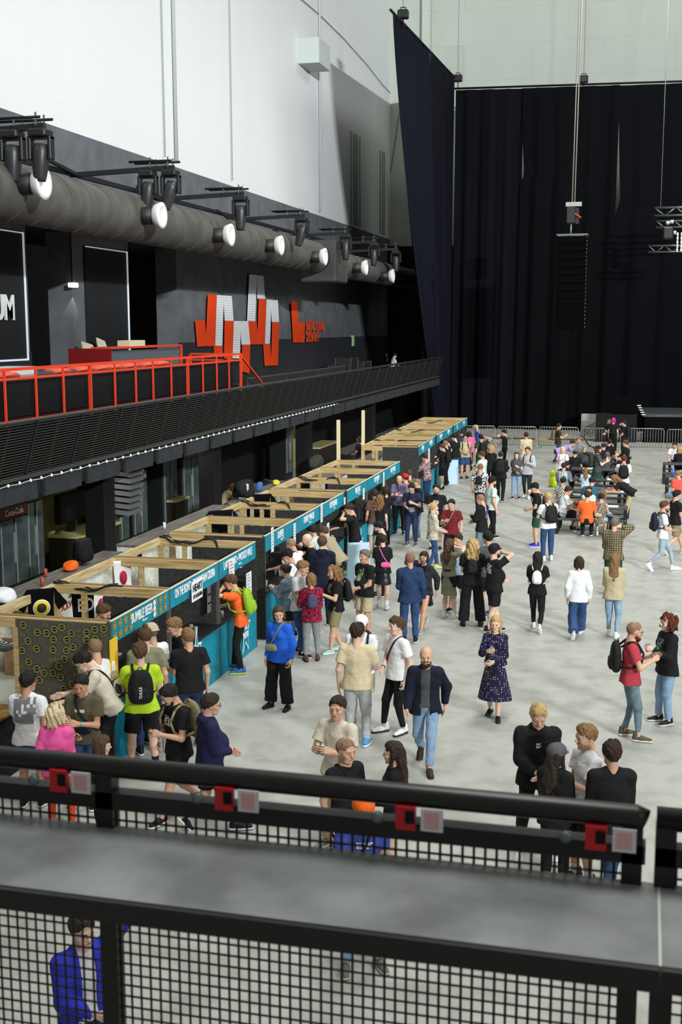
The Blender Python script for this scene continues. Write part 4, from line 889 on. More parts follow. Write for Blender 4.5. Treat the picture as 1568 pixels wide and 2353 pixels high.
# ------------------------------------------------------------------ head, hands, shoes, hair templates (metres, for a 1.75 m person)
_tc = {}
def tmpl(key, fn):
    if key not in _tc: _tc[key] = fn()
    return _tc[key]
def head_geo(res, fem):
    j = .9 if fem else 1
    P = [cap((0, -.02, .03), (0, .0, .028), .083, .08, .02), cap((0, -.005, .055), (0, .012, .05), .068, .066, .02), cap((0, .028, -.02), (0, .034, -.06), .062*j, .048*j, .03),
         cap((-.028*j, .045, -.082), (.028*j, .045, -.082), .026*j, None, .03), cap((0, .07, -.098), (0, .068, -.096), .019, None, .02),
         cap((-.034, .074, .024), (.034, .074, .024), .016, None, .015), cap((0, .088, .012), (0, .108, -.022), .008, .0125, .008), cap((-.012, .094, -.028), (.012, .094, -.028), .007, None, .006),
         cap((-.042, .05, -.022), (-.04, .06, -.03), .022, None, .02), cap((.042, .05, -.022), (.04, .06, -.03), .022, None, .02),
         cap((-.02, .082, -.056), (.02, .082, -.056), .010, None, .008), cap((-.074, -.012, -.022), (-.077, -.014, .012), .010, .016, .006, (1, 0, 0), .5), cap((.074, -.012, -.022), (.077, -.014, .012), .010, .016, .006, (1, 0, 0), .5),
         cap((0, -.028, -.02), (0, -.04, -.19), .052*j, .056*j, .025)]
    for s_ in (-1, 1): P.append(cap((s_*.031, .100, .004), (s_*.031, .101, .004), .0135, sub=1))
    v, q = field(P, res); parts = [(v, q, 0)]
    def ball(c, r, n=8):
        vs = []; fs = []
        for i in range(n//2+1):
            for k in range(n):
                a = math.pi*i/(n//2); b = 2*math.pi*k/n; vs.append((c[0]+r*math.sin(a)*math.cos(b), c[1]+r*math.cos(a), c[2]+r*math.sin(a)*math.sin(b)))
        for i in range(n//2):
            for k in range(n): fs.append((i*n+k, (i+1)*n+k, (i+1)*n+(k+1) % n, i*n+(k+1) % n))
        return np.array(vs, np.float32), np.array(fs)
    for s_ in (-1, 1):
        parts.append((*ball((s_*.031, .0775, .003), .0125), 1)); parts.append((*ball((s_*.031, .0853, .003), .0068), 2))
        b, f = field([cap((s_*.014, .091, .020), (s_*.03, .0915, .0255), .0035, .004, .002), cap((s_*.03, .0915, .0255), (s_*.046, .083, .021), .004, .003, .002)], .004); parts.append((b, f, 4))
        b, f = field([cap((s_*.018, .089, .0115), (s_*.044, .084, .0100), .0045, .004, .002)], .004); parts.append((b, f, 0))
    b, f = field([cap((-.018, .0895, -.0575), (0, .0935, -.0555), .0045, .0055, .004), cap((0, .0935, -.0555), (.018, .0895, -.0575), .0055, .0045, .004)], .0045); parts.append((b, f, 3))
    return parts
def hand_geo(res, pose):
    c = {'relax': .32, 'grip': .95, 'flat': .1, 'fist': 1.35}[pose]; P = []
    for i, x in enumerate((.032, .011, -.010, -.030)):
        P.append(cap((x*.55, 0, .0), (x, 0, .088-.004*abs(i-1.3)), .016, .0125, .012))
        L = [.043, .047, .044, .034][i]; r = [.0092, .0095, .009, .0082][i]; p = V(x, 0, .09-.005*abs(i-1)); a = c*.55
        for l_, rr in ((L, r), (L*.62, r*.92), (L*.5, r*.85)):
            q = p+V(x*.12, math.sin(a), math.cos(a))*l_; P.append(cap(p, q, rr, rr*.93, .003)); p = q; a += c*.62
    P.append(cap((.012, .004, .012), (.036, .012+.01*c, .045), .016, .013, .012)); P.append(cap((.036, .012+.01*c, .045), (.052-.012*c, .02+.025*c, .074), .0115, .0095, .004)); P.append(cap((.052-.012*c, .02+.025*c, .074), (.058-.03*c, .026+.035*c, .097), .0095, .008, .003))
    P.append(cap((0, 0, -.05), (0, 0, .02), .026, .024, .015, (0, 1, 0), .75))
    return field(P, res)
def shoe_geo(res, kind):
    P = [cap((0, -.045, .055), (0, .05, .052), .040, .038, .03, (1, 0, 0), .85), cap((0, .05, .05), (0, .165, .030), .042, .036, .03), cap((0, -.04, .07), (0, -.035, .115), .038, .040, .02)]
    if kind == 'low': P[2] = cap((0, -.04, .05), (0, -.03, .075), .034, .032, .02)
    P.append(cap((0, 0, -.3), (0, 0, .008), .5, None, 0, None, 1, 0, 1, 1))
    return field(P, res)
def sole_geo(res, kind):
    return field([cap((0, -.05, .02), (0, .165, .02), .042, .045, .01, (0, 0, 1), .45), cap((0, .05, .02), (0, .12, .02), .047, None, .01, (0, 0, 1), .42), cap((0, 0, -.3), (0, 0, .001), .5, None, 0, None, 1, 0, 1, 1)], res)
def hair_geo(res, style):
    c = cap; S = {'short': [c((0, -.028, .043), (0, .012, .06), .0905, .078, .02), c((0, -.06, .0), (0, -.06, .03), .055, .064, .03), c((-.068, -.012, .02), (-.064, .02, .045), .022, .02, .02), c((.068, -.012, .02), (.064, .02, .045), .022, .02, .02), c((-.03, .05, .088), (.03, .05, .09), .022, None, .02)]}
    S['buzz'] = [c((0, -.024, .036), (0, .008, .048), .0895, .079, .02), c((0, -.05, .0), (0, -.05, .02), .05, .055, .03)]
    S['balding'] = [c((-.04, -.045, .0), (.04, -.045, .0), .052, None, .03), c((-.066, -.01, .012), (-.06, -.03, .02), .02, .03, .02), c((.066, -.01, .012), (.06, -.03, .02), .02, .03, .02), c((0, -.06, .04), (0, -.06, .03), .045, None, .03)]
    S['fluffy'] = S['short']+[c((-.04, -.03, .085), (.04, .01, .09), .055, .05, .03), c((0, .05, .085), (.02, .06, .09), .032, None, .02), c((0, -.08, .02), (0, -.07, -.03), .045, .03, .02)]
    S['quiff'] = S['short']+[c((-.03, .03, .1), (.03, .04, .104), .03, None, .02), c((0, -.02, .1), (0, .03, .104), .04, None, .02)]
    base = [c((0, -.028, .043), (0, .008, .058), .093, .081, .02), c((0, -.06, .0), (0, -.06, .03), .055, .06, .03)]
    S['bob'] = base+[c((-.07, -.01, .04), (-.076, .0, -.075), .03, .026, .02), c((.07, -.01, .04), (.076, .0, -.075), .03, .026, .02), c((-.03, -.07, .0), (-.04, -.065, -.085), .045, .035, .03), c((.03, -.07, .0), (.04, -.065, -.085), .045, .035, .03)]
    S['long'] = base+[c((-.07, -.01, .04), (-.08, .02, -.13), .028, .022, .02), c((.07, -.01, .04), (.08, .02, -.13), .028, .022, .02), c((-.035, -.075, .0), (-.05, -.11, -.28), .048, .036, .04), c((.035, -.075, .0), (.05, -.11, -.28), .048, .036, .04), c((0, -.08, .0), (0, -.125, -.36), .05, .035, .04)]
    S['wavy'] = base+[c((-.07, -.01, .04), (-.1, -.0, -.12), .035, .04, .02), c((.07, -.01, .04), (.1, -.0, -.12), .035, .04, .02), c((-.045, -.08, .0), (-.07, -.1, -.2), .055, .05, .04), c((.045, -.08, .0), (.07, -.1, -.2), .055, .05, .04), c((0, -.09, .0), (0, -.12, -.26), .06, .05, .04)]
    S['curly'] = base+[c((-.075, -.02, .05), (-.09, .0, -.06), .045, .045, .02), c((.075, -.02, .05), (.09, .0, -.06), .045, .045, .02), c((0, -.09, .03), (0, -.09, -.08), .07, .07, .03), c((0, -.02, .09), (0, .02, .09), .06, .05, .03)]
    S['bun'] = base+[c((-.066, -.01, .02), (-.06, -.04, .0), .022, .03, .02), c((.066, -.01, .02), (.06, -.04, .0), .022, .03, .02), c((0, -.115, .05), (0, -.12, .055), .038, None, .012)]
    S['topbun'] = base[:]+[c((0, -.06, .135), (0, -.06, .14), .034, None, .01)]
    S['cap'] = [c((0, -.022, .05), (0, .006, .055), .104, .095, .01), c((0, 0, -.3), (0, 0, .028), .5, None, 0, None, 1, 0, 1, 1), c((-.035, .06, .04), (.035, .06, .04), .05, None, .012, (0, 0, 1), .16), c((-.02, .10, .036), (.02, .10, .036), .05, None, .012, (0, 0, 1), .13)]
    S['capback'] = [c((0, -.022, .05), (0, .006, .055), .104, .095, .01), c((0, 0, -.3), (0, 0, .028), .5, None, 0, None, 1, 0, 1, 1), c((-.03, -.10, .04), (.03, -.10, .04), .05, None, .012, (0, 0, 1), .16), c((-.02, -.13, .034), (.02, -.13, .034), .05, None, .012, (0, 0, 1), .13)]
    S['beanie'] = [c((0, -.025, .055), (0, .004, .062), .094, .085, .02), c((0, 0, -.3), (0, 0, .018), .5, None, 0, None, 1, 0, 1, 1)]
    S['beard'] = [c((-.045, .035, -.07), (-.03, .06, -.095), .024, .024, .02), c((.045, .035, -.07), (.03, .06, -.095), .024, .024, .02), c((-.02, .073, -.098), (.02, .073, -.098), .026, None, .02), c((-.02, .082, -.043), (.02, .082, -.043), .0105, None, .01), c((0, .075, -.11), (0, .07, -.12), .022, None, .02), c((-.022, .086, -.06), (.022, .086, -.06), .0085, None, 0, None, 1, 0, 0, 1)]
    am = {'short': .0018, 'quiff': .0028, 'fluffy': .005, 'bob': .003, 'long': .005, 'wavy': .014, 'curly': .015, 'buzz': .0, 'beard': .003}.get(style, 0)
    def cv(D, ax):     # keep hair off the face
        X, Y, Z = ax[0][:, None, None], ax[1][None, :, None], ax[2][None, None, :]
        if style not in ('cap', 'capback', 'beanie', 'beard'): D[...] = np.maximum(D, .081-np.sqrt(X*X+(Y-.103)**2+(Z+.008)**2*(1 if style in ('long', 'bob', 'wavy', 'curly') else .8)))
        if style in ('short', 'buzz', 'quiff', 'fluffy', 'balding'): D[...] = np.maximum(D, (-.05-Z+0*X+0*Y)); D[...] = np.maximum(D, np.minimum(np.minimum((-.0-Z)+0*X, (Y+.03)+0*X), np.abs(X)-.0+0*Y))
    sc_ = 1
    return field(S[style], res, am*sc_, 5, cv, {'short': 190, 'fluffy': 120, 'quiff': 150, 'curly': 110, 'wavy': 90, 'bob': 90, 'long': 70}.get(style, 120))
def pack_geo(res, kind):
    if kind == 'main': return field([cap((-.075, 0, -.16), (.075, 0, -.16), .085, None, .05, (0, 1, 0), .85), cap((-.075, 0, -.05), (.075, 0, -.05), .09, None, .07, (0, 1, 0), .85), cap((-.065, 0, .06), (.065, 0, .06), .085, None, .07, (0, 1, 0), .8), cap((-.04, 0, .14), (.04, 0, .14), .07, None, .06, (0, 1, 0), .75)], res, .003, 3)
    if kind == 'pocket': return field([cap((-.06, 0, -.15), (.06, 0, -.15), .055, None, .04, (0, 1, 0), .6), cap((-.055, 0, -.07), (.055, 0, -.07), .055, None, .05, (0, 1, 0), .55)], res, .002, 4)
    return field([cap((-.08, 0, 0), (.08, 0, 0), .065, None, .03, (0, 1, 0), .6), cap((-.06, 0, .03), (.06, 0, .03), .06, None, .03, (0, 1, 0), .55)], res, .002, 6)
def unit(v): return v/(np.linalg.norm(v)+1e-9)
def ik(a, t, l1, l2, pole):
    d = t-a; D_ = np.linalg.norm(d); D_ = min(max(D_, abs(l1-l2)+.01), (l1+l2)*.998); u = unit(d); t = a+u*D_
    x = (l1*l1-l2*l2+D_*D_)/(2*D_); h = math.sqrt(max(l1*l1-x*x, 0)); p = unit(pole-u*np.dot(pole, u)); return a+u*x+p*h, t
SK = [lin(x) for x in ('d9ae93', 'cf9f82', 'e3bfa8', 'b98564')]
SKM = [mat(x, .55) for x in ('d3a58a', 'c8967a', 'dfb9a3', 'ae7a5c')]
EYE = mat('a39c94', .4); IRIS = mat('2b221d', .3); LIPS = [mat(x, .5) for x in ('b0705f', 'a5645a')]
HC = {'blk': '15120f', 'dk': '2a1e17', 'br': '4a3322', 'lt': '7a5c3c', 'bl': 'b3925f', 'pb': 'd9c39a', 'gr': '6c6862', 'rd': '4f2418', 'pk': 'd32a9a', 'wh': 'cfc6b8', 'orange': 'ef6a1c', 'navy': '1a1f3d', 'white': 'e6e6e8', 'black': '121214', 'beige': 'b8ab93', 'grey': '55565a', 'red': 'c8202a'}
FAB = {'black': ('141416',), 'white': ('e4e5e9',), 'cream': ('d3c3a2',), 'ecru': ('d0c8b6',), 'grey': ('8b8f92',), 'dgrey': ('4a4c50',), 'lgrey': ('b5b8bc',), 'olive': ('57543f',), 'khaki': ('8a8260',), 'sage': ('7c7d64',), 'neon': ('b7d92a',), 'orange': ('f4692a',),
 'navy': ('1c1f45',), 'dnavy': ('14172a',), 'blue': ('1f5fd0',), 'royal': ('2a36b8',), 'bluet': ('3a4a9a',), 'lilac': ('6c6a8a',), 'lav': ('a493c4',), 'teal': ('2c5a70',), 'green': ('1f4a35',), 'dgreen': ('2e3f2c',), 'pink': ('ef5fa6',), 'red': ('b03a48',), 'wine': ('6b1c22',), 'coral': ('e0544a',), 'brown': ('5a3f36',), 'dbrown': ('3a2b20',), 'beige': ('b9ad8c',), 'bei2': ('a0937a',), 'lblue': ('b4ccdf',), 'mint': ('c8d8d0',), 'purple': ('4a4566',), 'lime': ('8fb82c',), 'ored': ('dc4a20',),
 'plaid': ('8a7f5e', .8, 'plaid', '26241c', 6), 'rplaid': ('a3143a', .8, 'blotch', '4a0a20', 22), 'floral': ('b79aa0', .8, 'blotch', '4a2a32', 24), 'bwpat': ('d0d2d4', .8, 'blotch', '1a1b1e', 20), 'polka': ('1b1838', .8, 'dots', 'c9c6dc', 30), 'leop': ('9a8f80', .8, 'blotch', '2d2826', 45), 'camo': ('6a6a45', .8, 'blotch', '38402a', 14), 'check': ('dad8d2', .8, 'check', '17171a', 22), 'lstripe': ('d9e2e8', .8, 'stripes', '8fa8b8', 13), 'bstripe': ('17181c', .8, 'hstripes', 'b8babd', 12), 'navyp': ('23284a', .8, 'blotch', '16182c', 16), 'scrib': ('c9c4b2', .8, 'blotch', 'a59f8c', 30), 'bwflor': ('3a2c36', .8, 'blotch', 'c7b8b6', 40),
 'denim': ('35537e', .85, 'denim', '27406a', 8), 'ldenim': ('7b98ba', .85, 'denim', '94adc8', 8), 'pdenim': ('a9bac6', .85, 'denim', '8b9fae', 8), 'ddenim': ('1f2d4a', .85, 'denim', '2a3c60', 8), 'jdenim': ('33456a', .9, 'denim', '243350', 6), 'gdenim': ('5f7580', .9, 'denim', '7c919a', 6), 'ash': ('34373c', .9, 'denim', '26282c', 6), 'leather': ('17171a', .35)}
def fab(n):
    f = FAB[n]; return mat(f[0], f[1] if len(f) > 1 else .85, *(f[2:5] if len(f) > 2 else ()), bump=.35)
ARM = dict(dn=(.07, .03, -.52), sw=(.06, .2, -.48), sb=(.07, -.16, -.49), hold=(-.07, .30, -.17), phone=(-.13, .27, -.21), low=(-.15, .24, -.36), mouth=(-.12, .16, .06), ctr=(.02, .42, -.28), pkt=(.07, .05, -.44), hip=(.06, .02, -.38), crs=(-.24, .20, -.20), ear=(-.05, .08, .13), fwd=(0, .5, -.08), up=(.05, .2, .42), lap=(-.06, .3, -.36), tbl=(-.02, .36, -.28), out=(.3, .3, -.25), head=(-.02, -.02, .28))
LEG = dict(stand=((-.11, .0, 0), (.12, .05, 0)), wide=((-.16, .02, 0), (.17, .04, 0)), walk=((-.07, .30, 0), (.08, -.34, .09)), walkr=((-.08, -.34, .09), (.07, .30, 0)), shift=((-.09, -.05, 0), (.16, .12, 0)), close=((-.07, 0, 0), (.08, .02, 0)), cross=((.06, .08, 0), (-.03, -.1, 0)), sit=((-.12, .36, 0), (.12, .40, 0)), knee=((-.09, 0, 0), (.1, .15, .35)), step=((-.08, .14, 0), (.09, -.14, .02)))
people_log = []
def person(label, hx, hy, h, face, top, bot, hair, sk=0, legs='stand', arms='dn,dn', lean=0, hp=0, ht=0, w=1., shoes='black', sole='d8d8d8', extra='', held='', bag='', z0=0., lens=None, group=None, fem=None, inside=False):
    _a = gz(hx, hy, h+z0); s = h/1.75; th = math.radians(face)+math.atan2(-_a[0], _a[1])*.9; fem = fem if fem is not None else any(q in label for q in ('woman', 'girl'))
    style, hcol = (hair.split(':')+['dk'])[:2]; F = V(-math.sin(th), math.cos(th), 0)
    lr, hpr, htr = math.radians(lean), math.radians(hp), math.radians(ht)
    sit = legs == 'sit'; l1, l2 = .43*s, .42*s; hipx = .085*s*w**.5
    ft = [V(x*s, y*s, .085*s+lf) for x, y, lf in LEG[legs]]
    pz = .95*s
    if sit: pz = .56
    else:
        for q in ft:
            dh = math.hypot(q[1]+.0, q[0]-math.copysign(hipx, q[0])); pz = min(pz, q[2]+math.sqrt(max((.985*(l1+l2))**2-dh*dh, .01))+.03)
    pel = V(0, -math.sin(lr)*.22*s if not sit else 0, pz); u = V(0, math.sin(lr), math.cos(lr)); f = V(0, math.cos(lr), -math.sin(lr)); X = V(1, 0, 0)
    waist = pel+u*.13*s; chest = pel+u*.33*s; shc = pel+u*.465*s; nb = pel+u*.52*s
    sw = (.155 if fem else .178)*s*(.75+.25*w)
    ha = lr*.55+hpr; hu = V(0, math.sin(ha), math.cos(ha)); hf = V(0, math.cos(ha), -math.sin(ha))
    hf = hf*math.cos(htr)+np.cross(hu, hf)*math.sin(htr); hX = np.cross(hf, hu)
    hc = nb+hu*.135*s+hf*.02*s+u*.02*s
    hs = s*1.07; topz = hc+hu*.125*hs
    # root so that the top of the head projects on (hx, hy)
    H_ = gz(hx, hy, topz[2]+z0); ct, st_ = math.cos(th), math.sin(th)
    off = V(topz[0]*ct-topz[1]*st_, topz[0]*st_+topz[1]*ct, 0); loc = V(H_[0]-off[0], H_[1]-off[1], z0)
    if not inside and 15.3 < loc[1] < 54 and -.6 < loc[0]-xf(loc[1]) < .2: loc[0] = xf(loc[1])+.2
    dist = float(np.linalg.norm(loc-V(0, 0, CAMZ)))
    lv = 0 if dist < 24 else 1 if dist < 33 else 2 if dist < 48 else 3
    res = (.0095, .0125, .017, .022)[lv]; hres = (.0050, .0065, .009, .012)[lv]; nres = (.0044, .0056, .0075, .010)[lv]
    root = empty('person', tuple(loc), th, label, 'person', group)
    people_log.append((label, loc, dist))
    aw = w**.5
    hips = [pel+V(-hipx, 0, -.02*s), pel+V(hipx, 0, -.02*s)]; knees = []
    for i in (0, 1):
        k_, a_ = ik(hips[i], ft[i], l1, l2, V((-.12, .12)[i], 1, .15 if not sit else .6)); knees.append(k_); ft[i] = a_
    sh = [shc+V(-sw, 0, 0)-u*.02*s, shc+V(sw, 0, 0)-u*.02*s]; el = []; wr = []; A = arms.split(',')   # right hand first in the list
    la, lf = .29*s, .255*s
    for i, a in ((0, A[1]), (1, A[0])):
        sx = (-1, 1)[i]; t = ARM[a]; uu, ff = (u, f) if a not in ('dn', 'sw', 'sb', 'ctr') else (V(0, 0, 1), V(0, 1, 0))
        T = sh[i]+V(sx*t[0]*s*(aw if t[0] > 0 else 1), 0, 0)+ff*t[1]*s*(1 if t[1] < .1 else 1+.12*(w-1))+uu*t[2]*s
        if a in ('mouth',): T = hc+hf*.155*s-hu*.05*s+hX*sx*.03
        if a == 'ear': T = hc+hX*sx*.14*s-hu*.05*s+hf*.03
        if a == 'head': T = hc+hX*sx*.12*s+hu*.02*s-hf*.1
        if a == 'lap' and sit: T = hips[i]+V(0, .3*s, .09*s)
        pole = V(sx*.35, -.55, -1)
        if a in ('mouth', 'hip', 'crs', 'out', 'head'): pole = V(sx*1, -.35, -.5)
        if a == 'ear': pole = V(sx*.9, .35, -.6)
        if a in ('hold', 'phone', 'low', 'tbl'): pole = V(sx*.55, -.4, -1)
        e_, w_ = ik(sh[i], T, la, lf, pole); el.append(e_); wr.append(w_)
    # ---- body
    fx = (0, 1, 0); ft_ = tuple(f)
    B = [cap(pel-u*.0*s, waist, .150*s*w, .125*s*w*(.92 if fem else 1), .04, ft_, .70), cap(waist, chest, .128*s*w*(.9 if fem else 1), .148*s*w**.6*(.93 if fem else 1), .05, ft_, .66),
         cap(chest, shc-u*.03*s, .148*s*w**.6*(.9 if fem else 1), .12*s, .05, ft_, .6), cap(sh[0]*.75+shc*.25, sh[1]*.75+shc*.25, .058*s, None, .04), cap(nb-u*.07*s, nb+hu*.05*s, .06*s, .055*s, .03)]
    lc = .66 if bot.startswith('slim') else .74 if bot.split(':')[0] in ('jeans', 'slim', 'wide') else 1; ac = .85 if top.split(':')[0] in ('long', 'hoodie', 'jacket', 'open', 'blazer') else 1
    for i in (0, 1):
        B += [cap(sh[i], el[i], .050*s*aw*ac, .038*s*aw*ac, .03), cap(el[i], wr[i], .039*s*aw*ac, .026*s, .02), cap(hips[i], knees[i], .086*s*aw*lc, .055*s*aw*lc, .03), cap(knees[i], (knees[i]*.65+ft[i]*.35)+V(0, -.012*s*lc, 0), .053*s*aw*lc, .056*s*aw*lc, .02), cap(knees[i]*.65+ft[i]*.35, ft[i], .055*s*aw*lc, .034*s, .02)]
    if fem: B += [cap(chest+f*.075*s+X*.06*s, chest+f*.08*s+X*.06*s, .058*s, None, .03), cap(chest+f*.075*s-X*.06*s, chest+f*.08*s-X*.06*s, .058*s, None, .03)]
    if w > 1.12: B.append(cap(waist+f*.06*s, waist+f*.07*s+u*.05*s, .13*s*w**.5, None, .06))
    bv, bq = field(B, res*1.1); VS = [bv]; QS = [bq]; MI = [np.zeros(len(bq), int)]; nv = len(bv)
    HM = np.stack([hX, hf, hu], 1)
    for v, q, mi in tmpl(('head', lv, fem), lambda: head_geo(hres, fem)):
        VS.append((v*hs)@HM.T.astype(np.float32)+hc); QS.append(q+nv); MI.append(np.full(len(q), mi)); nv += len(v)
    helds = dict(q.split('=') for q in held.split(';')) if held else {}
    gl = {}
    for i in (0, 1):
        a = (A[1], A[0])[i]; key = 'LR'[i]; pose = 'grip' if (key in helds and helds[key] not in ('phone',)) or a in ('pkt', 'ear', 'mouth') else 'fist' if a in ('crs', 'hip') else 'relax'
        if key in helds and helds[key] == 'phone': pose = 'grip'
        v, q = tmpl(('hand', lv, pose), lambda: hand_geo(nres, pose))
        Z_ = unit(wr[i]-el[i]); inward = V((1, -1)[i], .15, 0) if a not in ('ctr', 'tbl', 'lap') else V((.3, -.3)[i], 0, -1)
        Y_ = unit(inward-Z_*np.dot(inward, Z_)); X_ = np.cross(Y_, Z_)
        vv = v.copy()*s
        if i == 1: vv[:, 0] *= -1; q = q[:, ::-1]
        Hm = np.stack([X_, Y_, Z_], 1).astype(np.float32); o_ = wr[i]-Z_*.0
        VS.append(vv@Hm.T+o_); QS.append(q+nv); MI.append(np.zeros(len(q), int)); nv += len(v)
        gl[key] = (wr[i]+Z_*.085*s+Y_*.045*s, Z_, Y_, X_*(1 if i == 0 else -1))
    me = npmesh('body', np.concatenate(VS), np.concatenate(QS), True, np.concatenate(MI))
    link('body', me, (SKM[sk], EYE, IRIS, LIPS[sk % 2], mat(HC[hcol] if hcol in HC and style not in ('cap', 'capback', 'beanie') else '3a2a20', .8)), root)
    # ---- top garment
    tk, tc_ = top.split(':'); tm = fab(tc_); amp = .0052 if lv < 2 else 0; sd = len(people_log); tres = res
    def torso(inf, z_end, kk=.05, inf2=0):
        hem = pel+u*z_end*s
        P = [cap(hem, waist, .180*s*w+inf+inf2, .130*s*w+inf, kk, ft_, .72, 1, 0), cap(waist, chest, .130*s*w+inf, .150*s*w**.6+inf, kk, ft_, .70), cap(chest, shc-u*.035*s, .150*s*w**.6+inf, .118*s+inf*.5, kk, ft_, .64), cap(sh[0]*.8+shc*.2-u*.004, sh[1]*.8+shc*.2-u*.004, .058*s+inf*.6, None, .045)]
        if fem: P += [cap(chest+f*.085*s+X*.06*s, chest+f*.088*s+X*.06*s, .06*s, None, .04), cap(chest+f*.085*s-X*.06*s, chest+f*.088*s-X*.06*s, .06*s, None, .04)]
        if w > 1.12: P.append(cap(waist+f*.06*s, waist+f*.08*s+u*.05*s, .135*s*w**.5+inf*.5, None, .06))
        return P
    def sleeves(full, r0, r1, L=.62):
        P = []
        for i in (0, 1):
            if full: P += [cap(sh[i], el[i], r0, r0*.92, .04), cap(el[i], wr[i]-(wr[i]-el[i])*.03, r0*.9, r1, .03, None, 1, 0, 1)]
            else: P.append(cap(sh[i]-unit(el[i]-sh[i])*.0, sh[i]+(el[i]-sh[i])*L, r0, r1, .04, None, 1, 0, 1))
        return P
    hemz = -.09 if not sit else .02
    part = {'tee': 't_shirt', 'long': 'shirt', 'shirt': 'shirt', 'hoodie': 'hoodie', 'jacket': 'jacket', 'dress': 'dress', 'tank': 'top', 'gown': 'dress', 'blazer': 'blazer', 'open': 'jacket'}[tk]
    carve = None
    if tk == 'tee': P = torso(.020, hemz)+sleeves(0, .068*s*aw, .078*s*aw)
    elif tk == 'shirt': P = torso(.022, hemz)+sleeves(0, .066*s*aw, .074*s*aw)+[cap(nb-X*.04*s-hu*.0, nb+X*.04*s, .045*s, None, .02)]
    elif tk == 'tank': P = torso(.012, hemz-.16)
    elif tk == 'dress': P = torso(.014, .0)+sleeves(0, .06*s*aw, .066*s*aw)+[cap(pel+u*.08*s, V(0, pel[1], pel[2]-.42*s), .135*s*w, .20*s*w, .04, fx, .78, 0, 1)]
    elif tk == 'gown': P = torso(.014, .0)+sleeves(1, .058*s, .042*s)+[cap(pel+u*.10*s, V(0, (ft[0][1]+ft[1][1])/2*.6, .33*s), .13*s*w, .29*s*w, .05, fx, .75, 0, 1)]
    else:
        inf = .032 if tk in ('hoodie', 'jacket', 'open') else .026
        if tk == 'long': inf = .024
        P = torso(inf, -.13 if not sit else 0)+sleeves(1, .066*s*aw+inf*.25, .044*s+inf*.2)
        if tk == 'hoodie': P += [cap(nb-f*.06*s-X*.06*s, nb-f*.075*s+X*.06*s, .05*s, None, .03), cap(nb-f*.09*s-u*.05*s, nb-f*.085*s, .06*s, .05*s, .03)]
        if tk in ('jacket', 'blazer', 'open'): P += [cap(nb-f*.03*s-X*.05*s-u*.01, nb-f*.03*s+X*.05*s-u*.01, .04*s, None, .02)]
        if tk in ('open', 'blazer'):
            inner = torso(.012, -.02); v, q = field(inner, tres, amp*.6, sd+50); link('inner_shirt', npmesh('inner_shirt', v, q), (fab('dgrey' if 'innergrey' in extra else 'white' if 'innerwhite' in extra else 'bwflor' if 'innerflor' in extra else 'black'),), root)
            def carve(D, ax):
                Xg, Yg, Zg = ax[0][:, None, None]-pel[0], ax[1][None, :, None]-pel[1], ax[2][None, None, :]-pel[2]
                yt = Yg*f[1]+Zg*f[2]; zt = Yg*u[1]+Zg*u[2]; D[...] = np.maximum(D, np.minimum((.062*s+0*zt)-np.abs(Xg), yt-.0*Xg))
    if tk not in ('tank', 'dress', 'gown'):
        for i in (0, 1): P.append(cap(hips[i], hips[i]+unit(knees[i]-hips[i])*(.07 if tk in ('tee', 'shirt') else .10)*s, .106*s*aw, .112*s*aw, .03, None, 1, 0, 1))
    v, q = field(P, tres, amp, sd, carve); link(part, npmesh(part, v, q), (tm,), root)
    if 'belt' in extra: 
        v, q = field([cap(waist-u*.02, waist+u*.025, .155*s*w, None, .02, ft_, .8, 1, 1)], tres); link('belt', npmesh('belt', v, q), (fab('black'),), root)
    # ---- bottom garment
    if bot != 'none':
        bk_, bc = bot.split(':'); P = []
        wz = .10
        base = [cap(pel-u*.02*s, pel+u*wz*s, .144*s*w, .124*s*w, .03, ft_, .76, 0, 1)]
        if bk_ == 'skirt': P = base+[cap(pel+u*.08*s, V(0, pel[1], pel[2]-(.34 if not sit else .1)*s), .14*s*w, .21*s*w, .04, fx, .8, 0, 1)]
        else:
            r = dict(jeans=(.093, .072, .066, .056), wide=(.105, .095, .098, .105), slim=(.096, .068, .058, .045), shorts=(.104, .1, .09, .09), mini=(.1, .1, .09, .09))[bk_]
            P = base
            for i in (0, 1):
                if bk_ in ('shorts', 'mini'): P.append(cap(hips[i]-V(0, 0, 0), hips[i]+(knees[i]-hips[i])*(.86 if bk_ == 'shorts' else .5), r[0]*s*aw, r[1]*s*aw, .018, None, 1, 0, 1))
                else:
                    P += [cap(hips[i], knees[i], r[0]*s*aw, r[1]*s*aw, .018), cap(knees[i], ft[i]+V(0, 0, .0)-unit(ft[i]-knees[i])*(.03 if bk_ != 'slim' else .05), r[2]*s*aw, r[3]*s, .012, None, 1, 0, 1)]
        nm = {'skirt': 'skirt', 'shorts': 'shorts', 'mini': 'shorts'}.get(bk_, 'trousers' if 'denim' not in bc else 'jeans')
        v, q = field(P, tres, amp*1.1 if bk_ != 'skirt' else amp, sd+20); link(nm, npmesh(nm, v, q), (fab(bc),), root)
    # ---- shoes
    for i in (0, 1):
        kd = 'low' if shoes.endswith('-') else 'std'; sn = shoes.rstrip('-')
        ms = tmpl(('shoe', lv, kd), lambda: npmesh('shoe', *shoe_geo(hres*1.2, kd))); me2 = ms
        if not ms.materials: ms.materials.append(None)
        a = (.18, -.18)[i]; lift = ft[i][2]-.085*s; pt = -.9*min(1, lift/.09) if lift > .03 and legs != 'knee' else 0
        M_ = Matrix.Translation((ft[i][0], ft[i][1], max(lift-.012*(pt != 0), 0)+(.02 if pt else 0))) @ Matrix.Rotation(a, 4, 'Z') @ Matrix.Translation((0, .0, 0)) @ Matrix.Rotation(pt, 4, 'X') @ Matrix.Scale(s*(1.0 if not fem else .93), 4)
